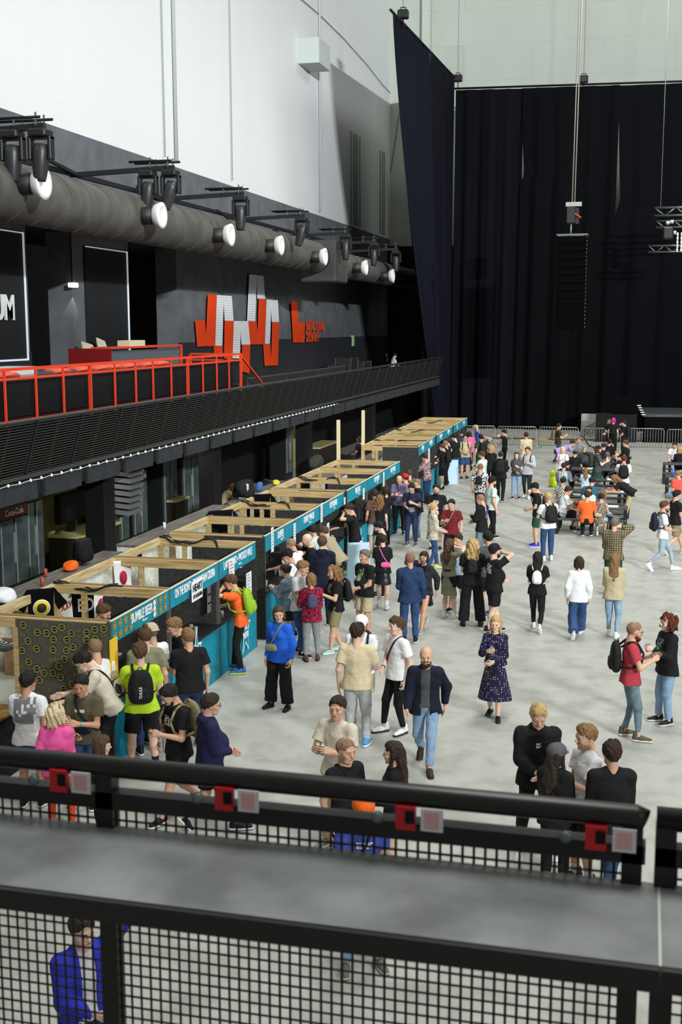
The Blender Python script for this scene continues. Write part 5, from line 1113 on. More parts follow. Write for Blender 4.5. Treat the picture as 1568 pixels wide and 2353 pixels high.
        o = link('shoe', ms, (), root, M_); o.material_slots[0].link = 'OBJECT'; o.material_slots[0].material = mat(FAB[sn][0] if sn in FAB else sn, .6)
        m2 = tmpl(('sole', lv, kd), lambda: npmesh('sole', *sole_geo(hres*1.1, kd)))
        if not m2.materials: m2.materials.append(None)
        so = link('sole', m2, (), o); so.material_slots[0].link = 'OBJECT'; so.material_slots[0].material = mat(sole, .6)
        if 'socks' in extra:
            v, q = field([cap(ft[i]+V(0, 0, .02), ft[i]*.72+knees[i]*.28, .042*s, .05*s, .01, None, 1, 0, 1)], res); link('sock', npmesh('sock', v, q), (mat('e8e8e8' if 'socksb' not in extra else '17171a', .8),), root)
    # ---- hair and headwear
    HMx = np.eye(4); HMx[:3, :3] = HM*hs; HMx[:3, 3] = hc; HMm = Matrix(HMx.tolist())
    def headpart(nm, stl, mt):
        hm = tmpl(('hair', lv, stl), lambda: npmesh(nm, *hair_geo(hres*1.05, stl)))
        if not hm.materials: hm.materials.append(None)
        o = link(nm, hm, (), root, HMm); o.material_slots[0].link = 'OBJECT'; o.material_slots[0].material = mt
    def hm_(c, st2): return mat(HC[c], .6 if st2 in ('long', 'bob', 'short', 'bun') else .75, 'noise', {'blk': '221c18', 'dk': '3a2a1e', 'br': '5e4430', 'lt': '8f6d48', 'bl': 'c9ab78', 'pb': 'e4d3b0', 'rd': '6e3420'}.get(c, HC[c]), 45, bump=.5)
    if style in ('cap', 'capback', 'beanie'):
        headpart(style if style != 'capback' else 'cap', style, mat(HC[hcol], .8, bump=.2)); h2 = 'buzz'; hc2 = 'dk'
        for q in extra.split(): 
            if q.startswith('h='): h2, hc2 = q[2:].split('/')
        headpart('hair', h2, hm_(hc2, h2))
    elif style == 'buzz':
        c1_, c2_ = lin(HC[hcol])[:3], lin(('d3a58a', 'c8967a', 'dfb9a3', 'ae7a5c')[sk])[:3]; headpart('hair', style, mat(tuple(round(a*.6+b*.4, 3) for a, b in zip(c1_, c2_)), .8, bump=.5))
    elif style != 'bald': headpart('hair', style, hm_(hcol, style))
    for q in extra.split():
        if q.startswith('beard'): headpart('beard', 'beard', hm_(q.split('=')[1] if '=' in q else 'dk', 'beard'))
        if q == 'glasses':
            g_ = MB()
            for sx in (-1, 1): g_.tube([(sx*.033+.021*math.cos(a*math.pi/5), .103, .004+.018*math.sin(a*math.pi/5)) for a in range(11)], .0022, 5).tube([(sx*.054, .1, .008), (sx*.078, .0, .012)], .002, 5)
            g_.tube([(-.012, .105, .008), (.012, .105, .008)], .002, 5); g_.build('glasses', mat('22201f', .4), root, HMm)
        if q.startswith('watch') or q.startswith('band'):
            i = 0 if q.endswith('L') else 1; c_ = wr[i]-(wr[i]-el[i])*.10; d_ = unit(wr[i]-el[i])
            v, qq = field([cap(c_-d_*.012, c_+d_*.012, .034*s, None, .002, None, 1, 1, 1)], min(res, .008)); link('wristband' if 'band' in q else 'watch', npmesh('wristband', v, qq), (mat('2bb59a' if 'band' in q else '1a1a1c', .5),), root)
        if q.startswith('print'):       # printed mark on chest or back
            _, pc, pl, pw, ph_ = q.replace('/', '=').split('=')
            sg = 1 if pl == 'f' else -1; pw, ph_ = float(pw), float(ph_); n_ = 8; vs = []; fs = []
            from mathutils.bvhtree import BVHTree
            to = [o for o in root.children if o.name.split('.')[0] == part][0]
            bt = BVHTree.FromPolygons([tuple(x.co) for x in to.data.vertices], [tuple(p_.vertices) for p_ in to.data.polygons])
            ok = True
            for j in range(n_+1):
                for i in range(n_+1):
                    c_ = chest-u*(.03+.0)+u*(ph_*(.5-j/n_)+.05)+X*pw*(i/n_-.5); hit = bt.ray_cast(Vector(c_+f*sg*.5), Vector(-f*sg), .6)
                    vs.append(tuple(Vector(hit[0])+Vector(f*sg*.004)) if hit[0] else tuple(c_+f*sg*.14))
            r_ = random.Random(sd)
            for j in range(n_):
                for i in range(n_):
                    if r_.random() < .72 or ph_ < .05: fs.append((j*(n_+1)+i, j*(n_+1)+i+1, (j+1)*(n_+1)+i+1, (j+1)*(n_+1)+i))
            MB().add(vs, fs, True).build('print', mat(pc, .8), root)
    wl_ = (root.matrix_basis)
    short = label
    # ---- things held (each an object of its own)
    R4 = Matrix.Translation(Vector(loc)) @ Matrix.Rotation(th, 4, 'Z')
    for k_, kind in helds.items():
        pc, Z_, Y_, X_ = gl[k_]; hand = 'held '+('in the '+{'L': 'left', 'R': 'right'}[k_]+' hand ' if len(helds) > 1 and len(set(helds.values())) == 1 else '')+'by the '+' '.join(short.split()[:8 if (len(helds) > 1 and len(set(helds.values())) == 1) else 10])
        if kind == 'phone':
            o = empty('phone', (0, 0, 0), 0, 'phone '+hand, 'phone'); up = unit(hu+hf*.2)
            zf = unit(hc-pc); xx = unit(np.cross(V(0, 0, 1), zf)); yy = np.cross(zf, xx); Mx = np.eye(4); Mx[:3, 0] = xx; Mx[:3, 1] = yy; Mx[:3, 2] = zf; Mx[:3, 3] = pc
            o.matrix_world = R4 @ Matrix(Mx.tolist())
            MB().box((-.037, -.075, -.005), (.037, .075, .004), .003).build('case', mat('1a1b20', .4), o); MB().box((-.033, -.07, .0042), (.033, .07, .0052)).build('screen', mat('aebbd0', .3, emit=.25), o)
        elif kind in ('beer', 'dark', 'glass', 'cupw', 'redd', 'amber'):
            o = empty('drinking_glass', (0, 0, 0), 0, {'beer': 'glass of golden beer ', 'dark': 'glass of dark drink ', 'glass': 'empty glass ', 'cupw': 'white cup ', 'redd': 'glass of red drink ', 'amber': 'glass of amber drink '}[kind]+hand, 'glass'); o.matrix_world = R4 @ Matrix.Translation(Vector(pc))
            if kind in ('cupw',): MB().lathe([(.026, -.06), (.036, .06), (.033, .06), (.02, -.05)], (0, 0, 0), 12).build('cup', WHITE, o)
            else:
                MB().lathe([(.027, -.055), (.031, -.05), (.036, .07), (.0345, .07), (.029, -.045)], (0, 0, 0), 12).build('glass_wall', mat('dfe8e8', .1, trans=.9), o)
                if kind != 'glass': MB().lathe([(.026, -.045), (.031, .04), (.031, .042)], (0, 0, 0), 12).build('drink', mat({'beer': 'd39a1e', 'dark': '2c130c', 'redd': 'a8302a', 'amber': 'c2702a'}[kind], .2), o)
                if kind == 'beer': MB().lathe([(.031, .042), (.032, .058)], (0, 0, 0), 12).build('foam', mat('efe9d8', .8), o)
        elif kind in ('paper', 'tablet'):
            o = MB().box((-.09, -.002, -.1), (.09, .002, .1)).build('leaflet' if kind == 'paper' else 'tablet', mat('dcdcde' if kind == 'paper' else '9fb6c8', .6), label={'paper': 'white leaflet ', 'tablet': 'pale tray '}[kind]+hand, cat='paper' if kind == 'paper' else 'tray'); o.matrix_world = R4 @ Matrix.Translation(Vector(pc+V(0, .03, .03))) @ Matrix.Rotation(-.9, 4, 'X')
        elif kind == 'bagw':
            o = empty('hand_bag', (0, 0, 0), 0, 'small dark bag '+hand, 'bag'); o.matrix_world = R4 @ Matrix.Translation(Vector(pc)-Vector((0, 0, .16)))
            MB().box((-.04, -.11, -.1), (.04, .11, .06), .02).build('body', mat('1a1a1c', .5), o); MB().tube([(0, -.08, .06), (0, -.04, .16), (0, .04, .16), (0, .08, .06)], .008, 6).build('handle', mat('1a1a1c', .5), o)
        elif kind == 'food':
            o = MB().lathe([(.01, -.02), (.05, -.01), (.055, .02), (.03, .04)], (0, 0, 0), 12).build('food_bun', mat('c98a3a', .8), label='snack '+hand, cat='food'); o.matrix_world = R4 @ Matrix.Translation(Vector(pc))
    # ---- bags worn
    TM = np.eye(4); TM[:3, 0] = X; TM[:3, 1] = f; TM[:3, 2] = u
    for bs_ in [q for q in bag.split(';') if q]:
        kd, colr = bs_.split(':'); cm = mat(FAB[colr][0], .7, bump=.25); dpt = .118*s*w**.6
        if kd in ('pack', 'front', 'mini'):
            o = empty('backpack', (0, 0, 0), 0, {'pack': '', 'front': 'front-worn ', 'mini': 'small '}[kd]+{'lime': 'bright green', 'white': 'white', 'purple': 'purple grey', 'ored': 'multicoloured'}.get(colr, 'dark' if colr in ('black', 'dnavy', 'dgreen') else colr)+' backpack worn by the '+short, 'backpack'); sg = -1 if kd != 'front' else 1; k5 = s*(1.0 if kd != 'mini' else .62)
            base = chest+f*sg*(dpt+.095*(1 if kd != 'mini' else .75))-u*.02*s; M2 = TM.copy(); M2[:3, 3] = base; 
            if sg > 0: M2[:3, 0] *= -1; M2[:3, 1] *= -1
            o.matrix_world = R4 @ Matrix(M2.tolist()) @ Matrix.Scale(k5, 4)
            for nm, kk, dy in (('main_compartment', 'main', 0), ('front_pocket', 'pocket', -.075)):
                mm = tmpl(('pack', lv, kk), lambda: npmesh(nm, *pack_geo((.009, .011, .014, .019)[lv], kk)))
                if not mm.materials: mm.materials.append(None)
                q_ = link(nm, mm, (), o, Matrix.Translation((0, dy, 0))); q_.material_slots[0].link = 'OBJECT'; q_.material_slots[0].material = cm
            iw = o.matrix_world.inverted() @ R4
            for sx in (-1, 1):
                a_ = chest+X*sx*.085*s; pts = [a_+f*sg*(dpt+.03)+u*.12*s, a_+X*sx*.02+f*sg*.07*s+u*.19*s, a_+X*sx*.025+u*.205*s, a_+X*sx*.03-f*sg*.085*s+u*.16*s, a_+X*sx*.03-f*sg*(dpt+.035)+u*.04*s, a_+X*sx*.055-f*sg*(dpt*.8+.03)-u*.10*s, a_+X*sx*.10*s-f*sg*.0-u*.16*s, a_+X*sx*.05+f*sg*(dpt+.03)-u*.17*s]
                b_ = MB()
                for p_, q_ in zip(pts[:-1], pts[1:]): b_.tube([p_, q_], .017 if kd != 'mini' else .011, 6)
                b_.build('strap', cm, o, iw)
            MB().tube([(-.03, .03, .19), (-.02, .03, .23), (.02, .03, .23), (.03, .03, .19)], .008, 6).build('handle', cm, o)
            if 'logo' in extra: text('lettering', 'THULE', mat('d5d5d5', .6), o, Matrix.Translation((0, -.135, -.06)) @ Matrix.Rotation(math.pi/2, 4, 'X') @ Matrix.Rotation(math.pi/2, 4, 'Z'), .055, .001)
        else:
            o = empty('shoulder_bag', (0, 0, 0), 0, {'white': 'pale', 'beige': 'beige', 'khaki': 'khaki', 'pink': 'pink strapped'}.get(colr, 'dark')+' shoulder bag worn by the '+short, 'bag'); o.matrix_world = R4
            sd_ = 1 if kd.endswith('r') else -1; fb = -1 if kd.startswith('b') else 1; base = waist+f*fb*(.105*s*w+.06)+X*sd_*.06-u*.01
            if kd.startswith('s'): base = pel+X*sd_*(.17*s*w+.07)+u*.02
            M3 = TM.copy(); M3[:3, 3] = base
            if kd.startswith('s'): M3[:3, 0], M3[:3, 1] = TM[:3, 1], -TM[:3, 0]
            mm = tmpl(('pack', lv, 'pouch'), lambda: npmesh('pouch', *pack_geo((.008, .010, .013, .017)[lv], 'pouch')))
            if not mm.materials: mm.materials.append(None)
            q_ = link('pouch', mm, (), o, Matrix(M3.tolist()) @ Matrix.Scale(s*.78, 4)); q_.material_slots[0].link = 'OBJECT'; q_.material_slots[0].material = cm
            t_ = -sd_; R1, R2 = .150*s*w**.6+.028, .098*s*w**.6+.03; pts = []
            ctr = chest; 
            for k_ in range(25):
                a = 2*math.pi*k_/24; hgt = math.cos(a)      # loop over one shoulder to the opposite hip
                xx = X*t_*(.085*s*hgt if hgt > 0 else .17*s*w*hgt); zz = u*(hgt*.205*s if hgt > 0 else hgt*.26*s); yy = f*fb*math.sin(a)*R2*(1.0 if abs(hgt) < .8 else .9)
                pts.append(ctr+xx+zz+yy)
            MB().tube(pts, .013, 6).build('strap', cm if 'strap' not in extra else WHITE, o)
    return root
# ------------------------------------------------------------------ the visitors (position = top of head in the photo, height, facing)
P = person
P('man in orange t-shirt leaning on the stall counter', 524, 1321, 1.83, 80, 'tee:orange', 'jeans:black', 'short:br', 0, 'shift', 'ctr,mouth', 12, 12, 0, .88, '2a6fc0', 'd3e04a', 'band', bag='pack:lime')
P('bald man in navy jacket and jeans walking towards camera', 980, 1487, 1.80, 178, 'open:dnavy', 'jeans:ldenim', 'bald', 0, 'walk', 'sw,sb', 2, 4, 0, 1.08, 'dbrown', '2a1a14', 'beard=dk innergrey')
P('woman in navy dotted dress walking', 1140, 1416, 1.66, 172, 'gown:polka', 'none', 'long:bl', 2, 'step', 'hold,low', 0, 2, 0, 1.0, 'black-', '17171a', 'watchL', held='R=glass;L=bagw')
P('woman in bright blue shirt and black wide trousers', 640, 1394, 1.70, 150, 'long:blue', 'wide:black', 'bob:br', 0, 'wide', 'dn,dn', 0, 6, 30, 1.08, 'black-', '17171a', bag='fr:khaki', held='L=phone')
P('bearded bartender in black t-shirt inside the first stall', 245, 1390, 1.86, -115, 'tee:black', 'jeans:black', 'short:br', 0, 'stand', 'low,low', 8, 18, 0, 1.0, extra='beard=br', inside=True)
P('man with buzz cut in white t-shirt at the stall corner', 215, 1467, 1.86, 28, 'tee:white', 'jeans:ash', 'buzz:dk', 0, 'stand', 'low,low', 4, 8, 0, 1.12)
P('dark haired man in cream and navy polo leaning left', 176, 1503, 1.88, 88, 'shirt:ecru', 'jeans:ash', 'short:blk', 2, 'shift', 'fwd,ctr', 26, 24, 0, 1.0, extra='glasses', bag='br:black')
P('man in olive t-shirt with navy sling checking a phone', 182, 1554, 1.78, 155, 'tee:olive', 'jeans:denim', 'short:blk', 1, 'stand', 'low,phone', 2, 16, 10, 1.12, extra='bandL print/d8d8cc/f/.14/.04', held='R=phone', bag='fl:dnavy')
P('man in white t-shirt with grey back print at left edge', 65, 1543, 1.80, -22, 'tee:white', 'shorts:denim', 'short:blk', 1, 'stand', 'dn,low', 0, 6, -10, 1.08, extra='print/7c7f86/b/.3/.34 socks')
P('woman with blonde curls in pink jacket', 129, 1620, 1.62, -12, 'long:pink', 'slim:ored', 'curly:pb', 2, 'shift', 'low,dn', 0, 4, -20, 1.0, 'grey')
P('brown haired girl half hidden behind the handrail', 237, 1690, 1.58, -70, 'tee:black', 'jeans:ash', 'bob:br', 2, 'stand', 'dn,dn', 0, 8)
P('man in neon yellow t-shirt with black backpack', 321, 1478, 1.84, 2, 'tee:neon', 'shorts:black', 'fluffy:br', 2, 'wide', 'hold,hold', 0, 4, 0, 1.22, 'black', extra='logo socksb', bag='pack:black')
P('tall man with tied hair in grey green t-shirt', 331, 1441, 1.88, 8, 'tee:sage', 'jeans:ddenim', 'topbun:br', 0, 'stand', 'dn,low', 4, 10, 10, 1.12, extra='watch')
P('man in white t-shirt and beige cap at first stall', 341, 1434, 1.80, 30, 'tee:white', 'jeans:denim', 'capback:beige', 0, 'stand', 'low,low', 4, 10, 0, 1.05, extra='h=buzz/gr')
P('man in black t-shirt looking down left at the counter', 392, 1422, 1.84, 105, 'tee:black', 'jeans:ddenim', 'short:lt', 0, 'stand', 'low,low', 10, 18, 0, 1.05)
P('fair haired man seen from behind in black t-shirt', 431, 1443, 1.80, 15, 'tee:black', 'jeans:ddenim', 'short:lt', 0, 'stand', 'dn,low', 0, 4, 8, 1.2)
P('bearded man in black t-shirt with badges holding phone', 378, 1579, 1.83, 125, 'tee:black', 'shorts:black', 'short:blk', 0, 'walk', 'low,phone', 4, 26, 0, 1.12, 'black', 'e4e4e4', 'beard=blk band print/e2e2e2/f/.16/.12', held='R=glass;L=phone', bag='pack:khaki')
P('dark haired man with glasses in navy hoodie', 487, 1594, 1.80, -78, 'hoodie:navy', 'shorts:black', 'short:dk', 0, 'walkr', 'low,low', 0, 6, 0, 1.22, 'dnavy', 'e8e8e8', 'glasses')
P('person in striped shirt cut off at the left edge', -22, 1405, 1.80, -70, 'long:bstripe', 'jeans:ash', 'short:dk', 0, 'stand', 'fwd,ctr', 14, 10, 0, 1.15, 'black', 'e8e8e8')
# second stall queue
P('woman with dark bun in denim jacket over black dress', 653, 1297, 1.64, 62, 'open:gdenim', 'skirt:black', 'bun:dk', 2, 'stand', 'hold,hold', 2, 10, 0, .95, 'black', bag='bl:white')
P('man in dark cap and white t-shirt by the till', 655, 1264, 1.78, 88, 'tee:white', 'jeans:denim', 'capback:black', 1, 'stand', 'low,low', 8, 16, 0, 1.05, bag='fr:teal')
P('grey haired man in white t-shirt bent over the counter', 663, 1238, 1.82, 60, 'tee:white', 'jeans:denim', 'buzz:gr', 1, 'stand', 'ctr,ctr', 16, 14, 0, 1.15)
P('man in light grey t-shirt and jeans looking down', 702, 1290, 1.84, -110, 'tee:lgrey', 'jeans:denim', 'short:lt', 0, 'shift', 'low,low', 2, 20, 0, 1.12, 'black')
P('woman in crimson patterned shirt and grey trousers', 715, 1317, 1.66, 8, 'long:rplaid', 'slim:grey', 'bob:lt', 1, 'stand', 'low,hold', 0, 6, 0, 1.0, '5a3a28', '2a1a14', held='L=cupw', bag='mini:purple')
P('bald man in black t-shirt reading the price sheet', 702, 1227, 1.82, 88, 'tee:black', 'jeans:black', 'bald', 2, 'stand', 'mouth,low', 10, 12, 0, 1.15)
P('man in pale striped shirt bent over the second counter', 712, 1208, 1.82, 55, 'shirt:lstripe', 'jeans:ddenim', 'short:blk', 1, 'stand', 'ctr,ctr', 32, 6, 0, 1.05)
P('man in dark navy hoodie seen from behind', 741, 1232, 1.88, 3, 'hoodie:dnavy', 'jeans:ddenim', 'short:br', 2, 'stand', 'low,low', 0, 4, -12, 1.15)
P('man in beige jacket stooping over the stall counter', 740, 1210, 1.80, 62, 'jacket:bei2', 'jeans:black', 'short:br', 0, 'stand', 'ctr,ctr', 38, 0)
P('woman in black t-shirt and olive shorts holding a cup', 764, 1300, 1.70, 112, 'tee:black', 'shorts:khaki', 'wavy:lt', 0, 'step', 'phone,hold', 2, 8, 0, 1.1, '9fd0c0', 'e8f4f0', 'print/8d8d84/f/.12/.2', held='L=glass', bag='pack:black')
P('tall man with glasses and neon shoes tasting at counter', 797, 1158, 1.86, 96, 'tee:black', 'shorts:denim', 'short:dk', 0, 'shift', 'ctr,mouth', 8, 18, 0, 1.12, 'd4ee3a', 'eef6c0', 'glasses bandL', held='L=redd')
P('man in brown t-shirt with round white back print', 843, 1124, 1.80, 22, 'tee:brown', 'shorts:lgrey', 'short:dk', 1, 'stand', 'low,dn', 0, 6, 0, 1.0, extra='print/c9c4c0/b/.12/.13')
P('woman with long dark curls in black top', 873, 1137, 1.66, -12, 'tee:black', 'skirt:black', 'wavy:lt', 2, 'stand', 'dn,low', 0, 4, 0, .95)
P('dark haired person behind the brown t-shirt man', 861, 1117, 1.70, 30, 'tee:black', 'jeans:black', 'bob:dk', 0, 'stand', 'low,low', 0, 4)
P('bearded man in black with lowered head', 865, 1199, 1.76, 70, 'tee:black', 'jeans:black', 'short:blk', 2, 'stand', 'low,low', 4, 22, 0, 1.0, extra='beard=blk')
P('woman in black with leather skirt and white socks', 880, 1228, 1.66, 2, 'tee:black', 'skirt:leather', 'short:dk', 2, 'step', 'low,low', 2, 6, 0, 1.0, 'white', 'e8e8e8', 'socks', bag='br:pink')
P('man in black t-shirt with green print and beige shorts', 838, 1263, 1.80, 132, 'tee:black', 'shorts:beige', 'short:gr', 1, 'stand', 'dn,low', 0, 0, 0, 1.15, 'grey', extra='print/7d8c66/f/.16/.24', bag='fl:black')
P('man in blue denim jacket seen from behind', 942, 1270, 1.80, 6, 'jacket:jdenim', 'jeans:denim', 'buzz:dk', 1, 'stand', 'dn,low', 0, 4, 10, 1.12, 'ddenim' if 0 else 'dnavy')
P('woman in dark blazer drinking red wine', 974, 1268, 1.68, 158, 'blazer:ash', 'skirt:black', 'bob:dk', 1, 'walk', 'mouth,sb', 0, 4, 0, 1.0, 'grey', 'c8c8c8', 'watch', held='R=redd')
P('man in white cap and white t-shirt with navy straps', 829, 1418, 1.76, 172, 'tee:white', 'shorts:beige', 'cap:white', 0, 'stand', 'low,low', 2, 10, 0, 1.1, 'grey', extra='h=short/dk print/8a8f9a/f/.1/.03', bag='pack:dnavy')
P('man in cream t-shirt seen from behind', 823, 1433, 1.86, -8, 'tee:cream', 'jeans:lgrey', 'fluffy:dk', 2, 'stand', 'hold,dn', 0, 4, -20, 1.18, '5f9fd8', 'e8f0f6')
P('man in white t-shirt with black crossbody strap', 911, 1419, 1.82, 128, 'tee:white', 'slim:black', 'fluffy:br', 2, 'shift', 'low,dn', 0, 0, -10, 1.1, 'white', '26202a', 'watch', held='L=beer', bag='br:black')
P('man in ecru t-shirt carrying two glasses of beer', 775, 1601, 1.86, 148, 'tee:ecru', 'jeans:beige', 'short:dk', 0, 'stand', 'hold,hold', 0, 2, 15, 1.1, 'grey', held='R=beer;L=beer')
P('man with shaved head in black t-shirt and sling', 797, 1698, 1.80, -140, 'tee:black', 'jeans:black', 'buzz:dk', 0, 'stand', 'dn,dn', 0, 4, 0, 1.0, 'black', extra='bandL print/e8e8e8/f/.16/.03', bag='bl:black')
P('woman with long dark hair in black facing left', 903, 1705, 1.68, 86, 'jacket:black', 'mini:black', 'long:dk', 2, 'stand', 'low,low', 0, 2, 0, 1.0, 'black')
P('person in orange cap and blue t-shirt behind the ledge', 838, 1838, 1.76, -168, 'tee:bluet', 'jeans:ldenim', 'cap:orange', 0, 'wide', 'hold,low', 2, 16, 0, 1.12, '6a6458', 'a8a290', 'h=buzz/dk print/d5d8ec/f/.16/.06', held='R=glass', bag='fr:black')
# open floor
P('woman in black with small white backpack', 1237, 1268, 1.68, -2, 'tee:black', 'slim:black', 'long:blk', 2, 'walk', 'hold,low', 0, 6, 0, 1.0, 'white', 'f0f0f0', held='R=food', bag='mini:white')
P('woman in white blouse and wide blue jeans', 1332, 1279, 1.68, 2, 'long:white', 'wide:denim', 'bob:dk', 2, 'walkr', 'dn,dn', 0, 0, 0, 1.0, 'white', 'f0f0f0', held='R=glass')
P('woman with long brown hair in pale blouse and jeans', 1414, 1272, 1.70, -4, 'long:beige', 'slim:ldenim', 'long:lt', 2, 'step', 'low,low', 0, 0, 0, 1.08, 'white', 'f0f0f0')
P('man in red t-shirt and glasses with black backpack', 1463, 1430, 1.80, -82, 'tee:red', 'slim:gdenim', 'buzz:br', 0, 'shift', 'hold,hold', 0, 8, 0, 1.12, '5a5240', 'd8d4c8', 'glasses beard=rd', held='R=glass', bag='pack:black')
P('woman with red brown curls in ripped jeans', 1535, 1412, 1.74, 118, 'long:black', 'jeans:ldenim', 'curly:rd', 2, 'stand', 'hip,hold', 0, 2, 0, 1.15, 'black', held='L=amber', extra='print/5f6f72/f/.14/.16')
P('blond man in black overshirt looking at his glass', 1240, 1624, 1.87, -172, 'jacket:black', 'jeans:black', 'quiff:bl', 0, 'wide', 'low,low', 0, 22, 0, 1.12, 'white', 'e8e8e8', 'print/d8d8d8/f/.055/.06', held='R=dark')
P('girl in grey cap with long dark hair', 1283, 1711, 1.66, -28, 'jacket:black', 'jeans:black', 'cap:grey', 2, 'stand', 'low,low', 0, 4, -10, 1.0, extra='h=long/dk', bag='sr:black')
P('fair haired man in light blue white t-shirt drinking', 1346, 1666, 1.84, 118, 'tee:white', 'shorts:black', 'quiff:lt', 0, 'stand', 'low,hold', 0, 4, 0, 1.1, '22221e', 'cfc8b0', 'socks watchL', held='L=dark')
P('man in black jacket and jeans seen from behind', 1407, 1704, 1.80, 12, 'jacket:black', 'jeans:denim', 'fluffy:dk', 0, 'cross', 'low,low', 0, 4, 8, 1.08, '17171a', 'e8e8e8')
P('person in royal blue jacket below the ledge', 190, 2103, 1.74, -150, 'open:royal', 'jeans:black', 'short:dk', 2, 'stand', 'low,up', 0, 6, 0, 1.05, extra='innerwhite')
# by the third stall and mid hall
P('bald man in lilac shirt checking his phone', 907, 1094, 1.80, 172, 'shirt:lilac', 'jeans:ash', 'balding:lt', 0, 'stand', 'phone,phone', 0, 26, 0, 1.18, held='R=phone', bag='bl:dnavy')
P('woman in red cap behind the lilac shirt man', 920, 1089, 1.70, 60, 'tee:coral', 'jeans:denim', 'cap:red', 2, 'stand', 'low,low', 0, 4, extra='h=short/dk')
P('man in camouflage shirt by the dark stall wall', 930, 1079, 1.74, 20, 'long:camo', 'jeans:ash', 'short:br', 0, 'stand', 'low,low', 2, 8)
P('man with black jacket over shoulders and light jeans', 958, 1100, 1.80, 110, 'jacket:black', 'jeans:ldenim', 'buzz:dk', 0, 'stand', 'dn,low', 0, 4, 0, 1.08, 'white', 'f0f0f0')
P('man in dark navy print t-shirt holding a tray', 945, 1113, 1.80, 168, 'tee:navyp', 'jeans:ddenim', 'short:blk', 0, 'stand', 'low,hold', 0, 26, 0, 1.12, 'dgrey', 'c8c8c8', held='R=tablet;L=beer')
P('man in dark floral shirt at the fourth stall', 967, 1042, 1.80, 55, 'shirt:floral', 'jeans:ddenim', 'short:dk', 0, 'cross', 'ctr,ctr', 8, 8)
P('bearded heavy man in black t-shirt facing camera', 1003, 1113, 1.84, 176, 'tee:black', 'shorts:black', 'short:blk', 0, 'stand', 'low,dn', 0, 6, 0, 1.2, 'black', extra='beard=dk socks print/b9a6b4/f/.16/.09', held='R=cupw')
P('blonde woman with headscarf in white jacket', 998, 1155, 1.74, -72, 'open:scrib', 'slim:denim', 'bun:bl', 2, 'step', 'low,low', 0, 2, 0, 1.05, 'd8c84a', '4ab0d0', 'innerflor')
P('smiling man in dark red t-shirt with khaki bag', 1037, 1148, 1.78, 168, 'tee:wine', 'jeans:dnavy', 'short:blk', 0, 'stand', 'hold,dn', 0, 12, 0, 1.08, extra='watchL', held='R=redd', bag='sr:khaki')
P('woman with long brown hair in sage dress', 1035, 1238, 1.71, -32, 'dress:sage', 'mini:black', 'long:br', 2, 'stand', 'mouth,hold', 0, 4, 0, .95, 'white', 'e0e0e0', 'belt', held='R=beer')
P('man in light blue t-shirt and navy shorts', 1052, 1227, 1.74, 148, 'tee:lblue', 'shorts:dnavy', 'short:dk', 0, 'wide', 'low,mouth', 0, 8, 0, 1.08, 'dnavy', extra='')
P('long haired blond person in black with leather backpack', 1087, 1238, 1.84, 0, 'tee:black', 'wide:black', 'wavy:bl', 2, 'wide', 'hold,low', 0, 4, 0, 1.1, 'black', '121214', bag='mini:black')
P('man with thick dark hair in grey t-shirt', 1120, 1222, 1.84, 35, 'tee:dgrey', 'shorts:dnavy', 'fluffy:blk', 0, 'stand', 'low,low', 0, 8, 0, 1.0, '2b3f8f', 'e0e0e0')
P('man in black cap drinking, dressed in black', 1137, 1251, 1.82, -52, 'tee:black', 'shorts:black', 'cap:black', 2, 'cross', 'mouth,low', 0, -4, 0, 1.15, 'black', extra='h=buzz/dk beard=blk print/9a9a9a/b/.16/.2')
P('man in black sweater with violet print looking at phone', 1101, 1136, 1.82, 62, 'long:black', 'jeans:gdenim', 'buzz:br', 0, 'stand', 'low,phone', 0, 18, 0, 1.05, held='L=phone', extra='print/9a86d6/b/.1/.3')
P('man in white hockey jersey and black cap', 1133, 1096, 1.84, -62, 'tee:mint', 'jeans:black', 'cap:black', 0, 'step', 'dn,dn', 0, 4, 0, 1.15, extra='h=short/blk beard=blk')
P('man in black and white patterned shirt', 1105, 1065, 1.80, -10, 'tee:bwpat', 'jeans:black', 'buzz:dk', 1, 'step', 'dn,dn', 0, 8, 0, 1.08, 'black', 'e8e8e8', bag='mini:black')
P('bearded man in pale grey t-shirt', 1107, 1037, 1.82, 60, 'tee:mint', 'jeans:ash', 'short:br', 0, 'stand', 'low,hold', 0, 6, 0, 1.12, extra='beard=br')
P('woman with blond curls in long black coat', 1129, 1024, 1.74, 0, 'jacket:black', 'jeans:black', 'curly:bl', 2, 'stand', 'low,low')
P('man in black hooded jacket with black backpack', 1152, 1037, 1.80, -5, 'hoodie:black', 'jeans:black', 'short:dk', 0, 'step', 'low,hold', 0, 4, 0, 1.1, held='L=glass', bag='pack:black')
P('man in green t-shirt with black bag raising an arm', 1105, 998, 1.84, 30, 'tee:dgreen', 'jeans:dgreen', 'short:blk', 0, 'stand', 'head,dn', 0, 6, 0, 1.15, bag='pack:black')
P('blond tall man in blue t-shirt at the far queue', 1091, 977, 1.90, 75, 'tee:bluet', 'jeans:denim', 'short:bl', 2, 'stand', 'hold,head', 12, 14, 0, 1.0)
P('stout man with glasses in beige shirt', 1069, 999, 1.80, -165, 'shirt:beige', 'shorts:denim', 'short:blk', 0, 'stand', 'low,dn', 0, 4, 0, 1.3, extra='glasses', bag='pack:black')
P('tall man in black t-shirt and jeans by the last stall', 1042, 997, 1.88, 48, 'tee:black', 'jeans:denim', 'short:blk', 2, 'stand', 'low,low', 6, 14, 0, 1.12, 'black', 'e8e8e8')
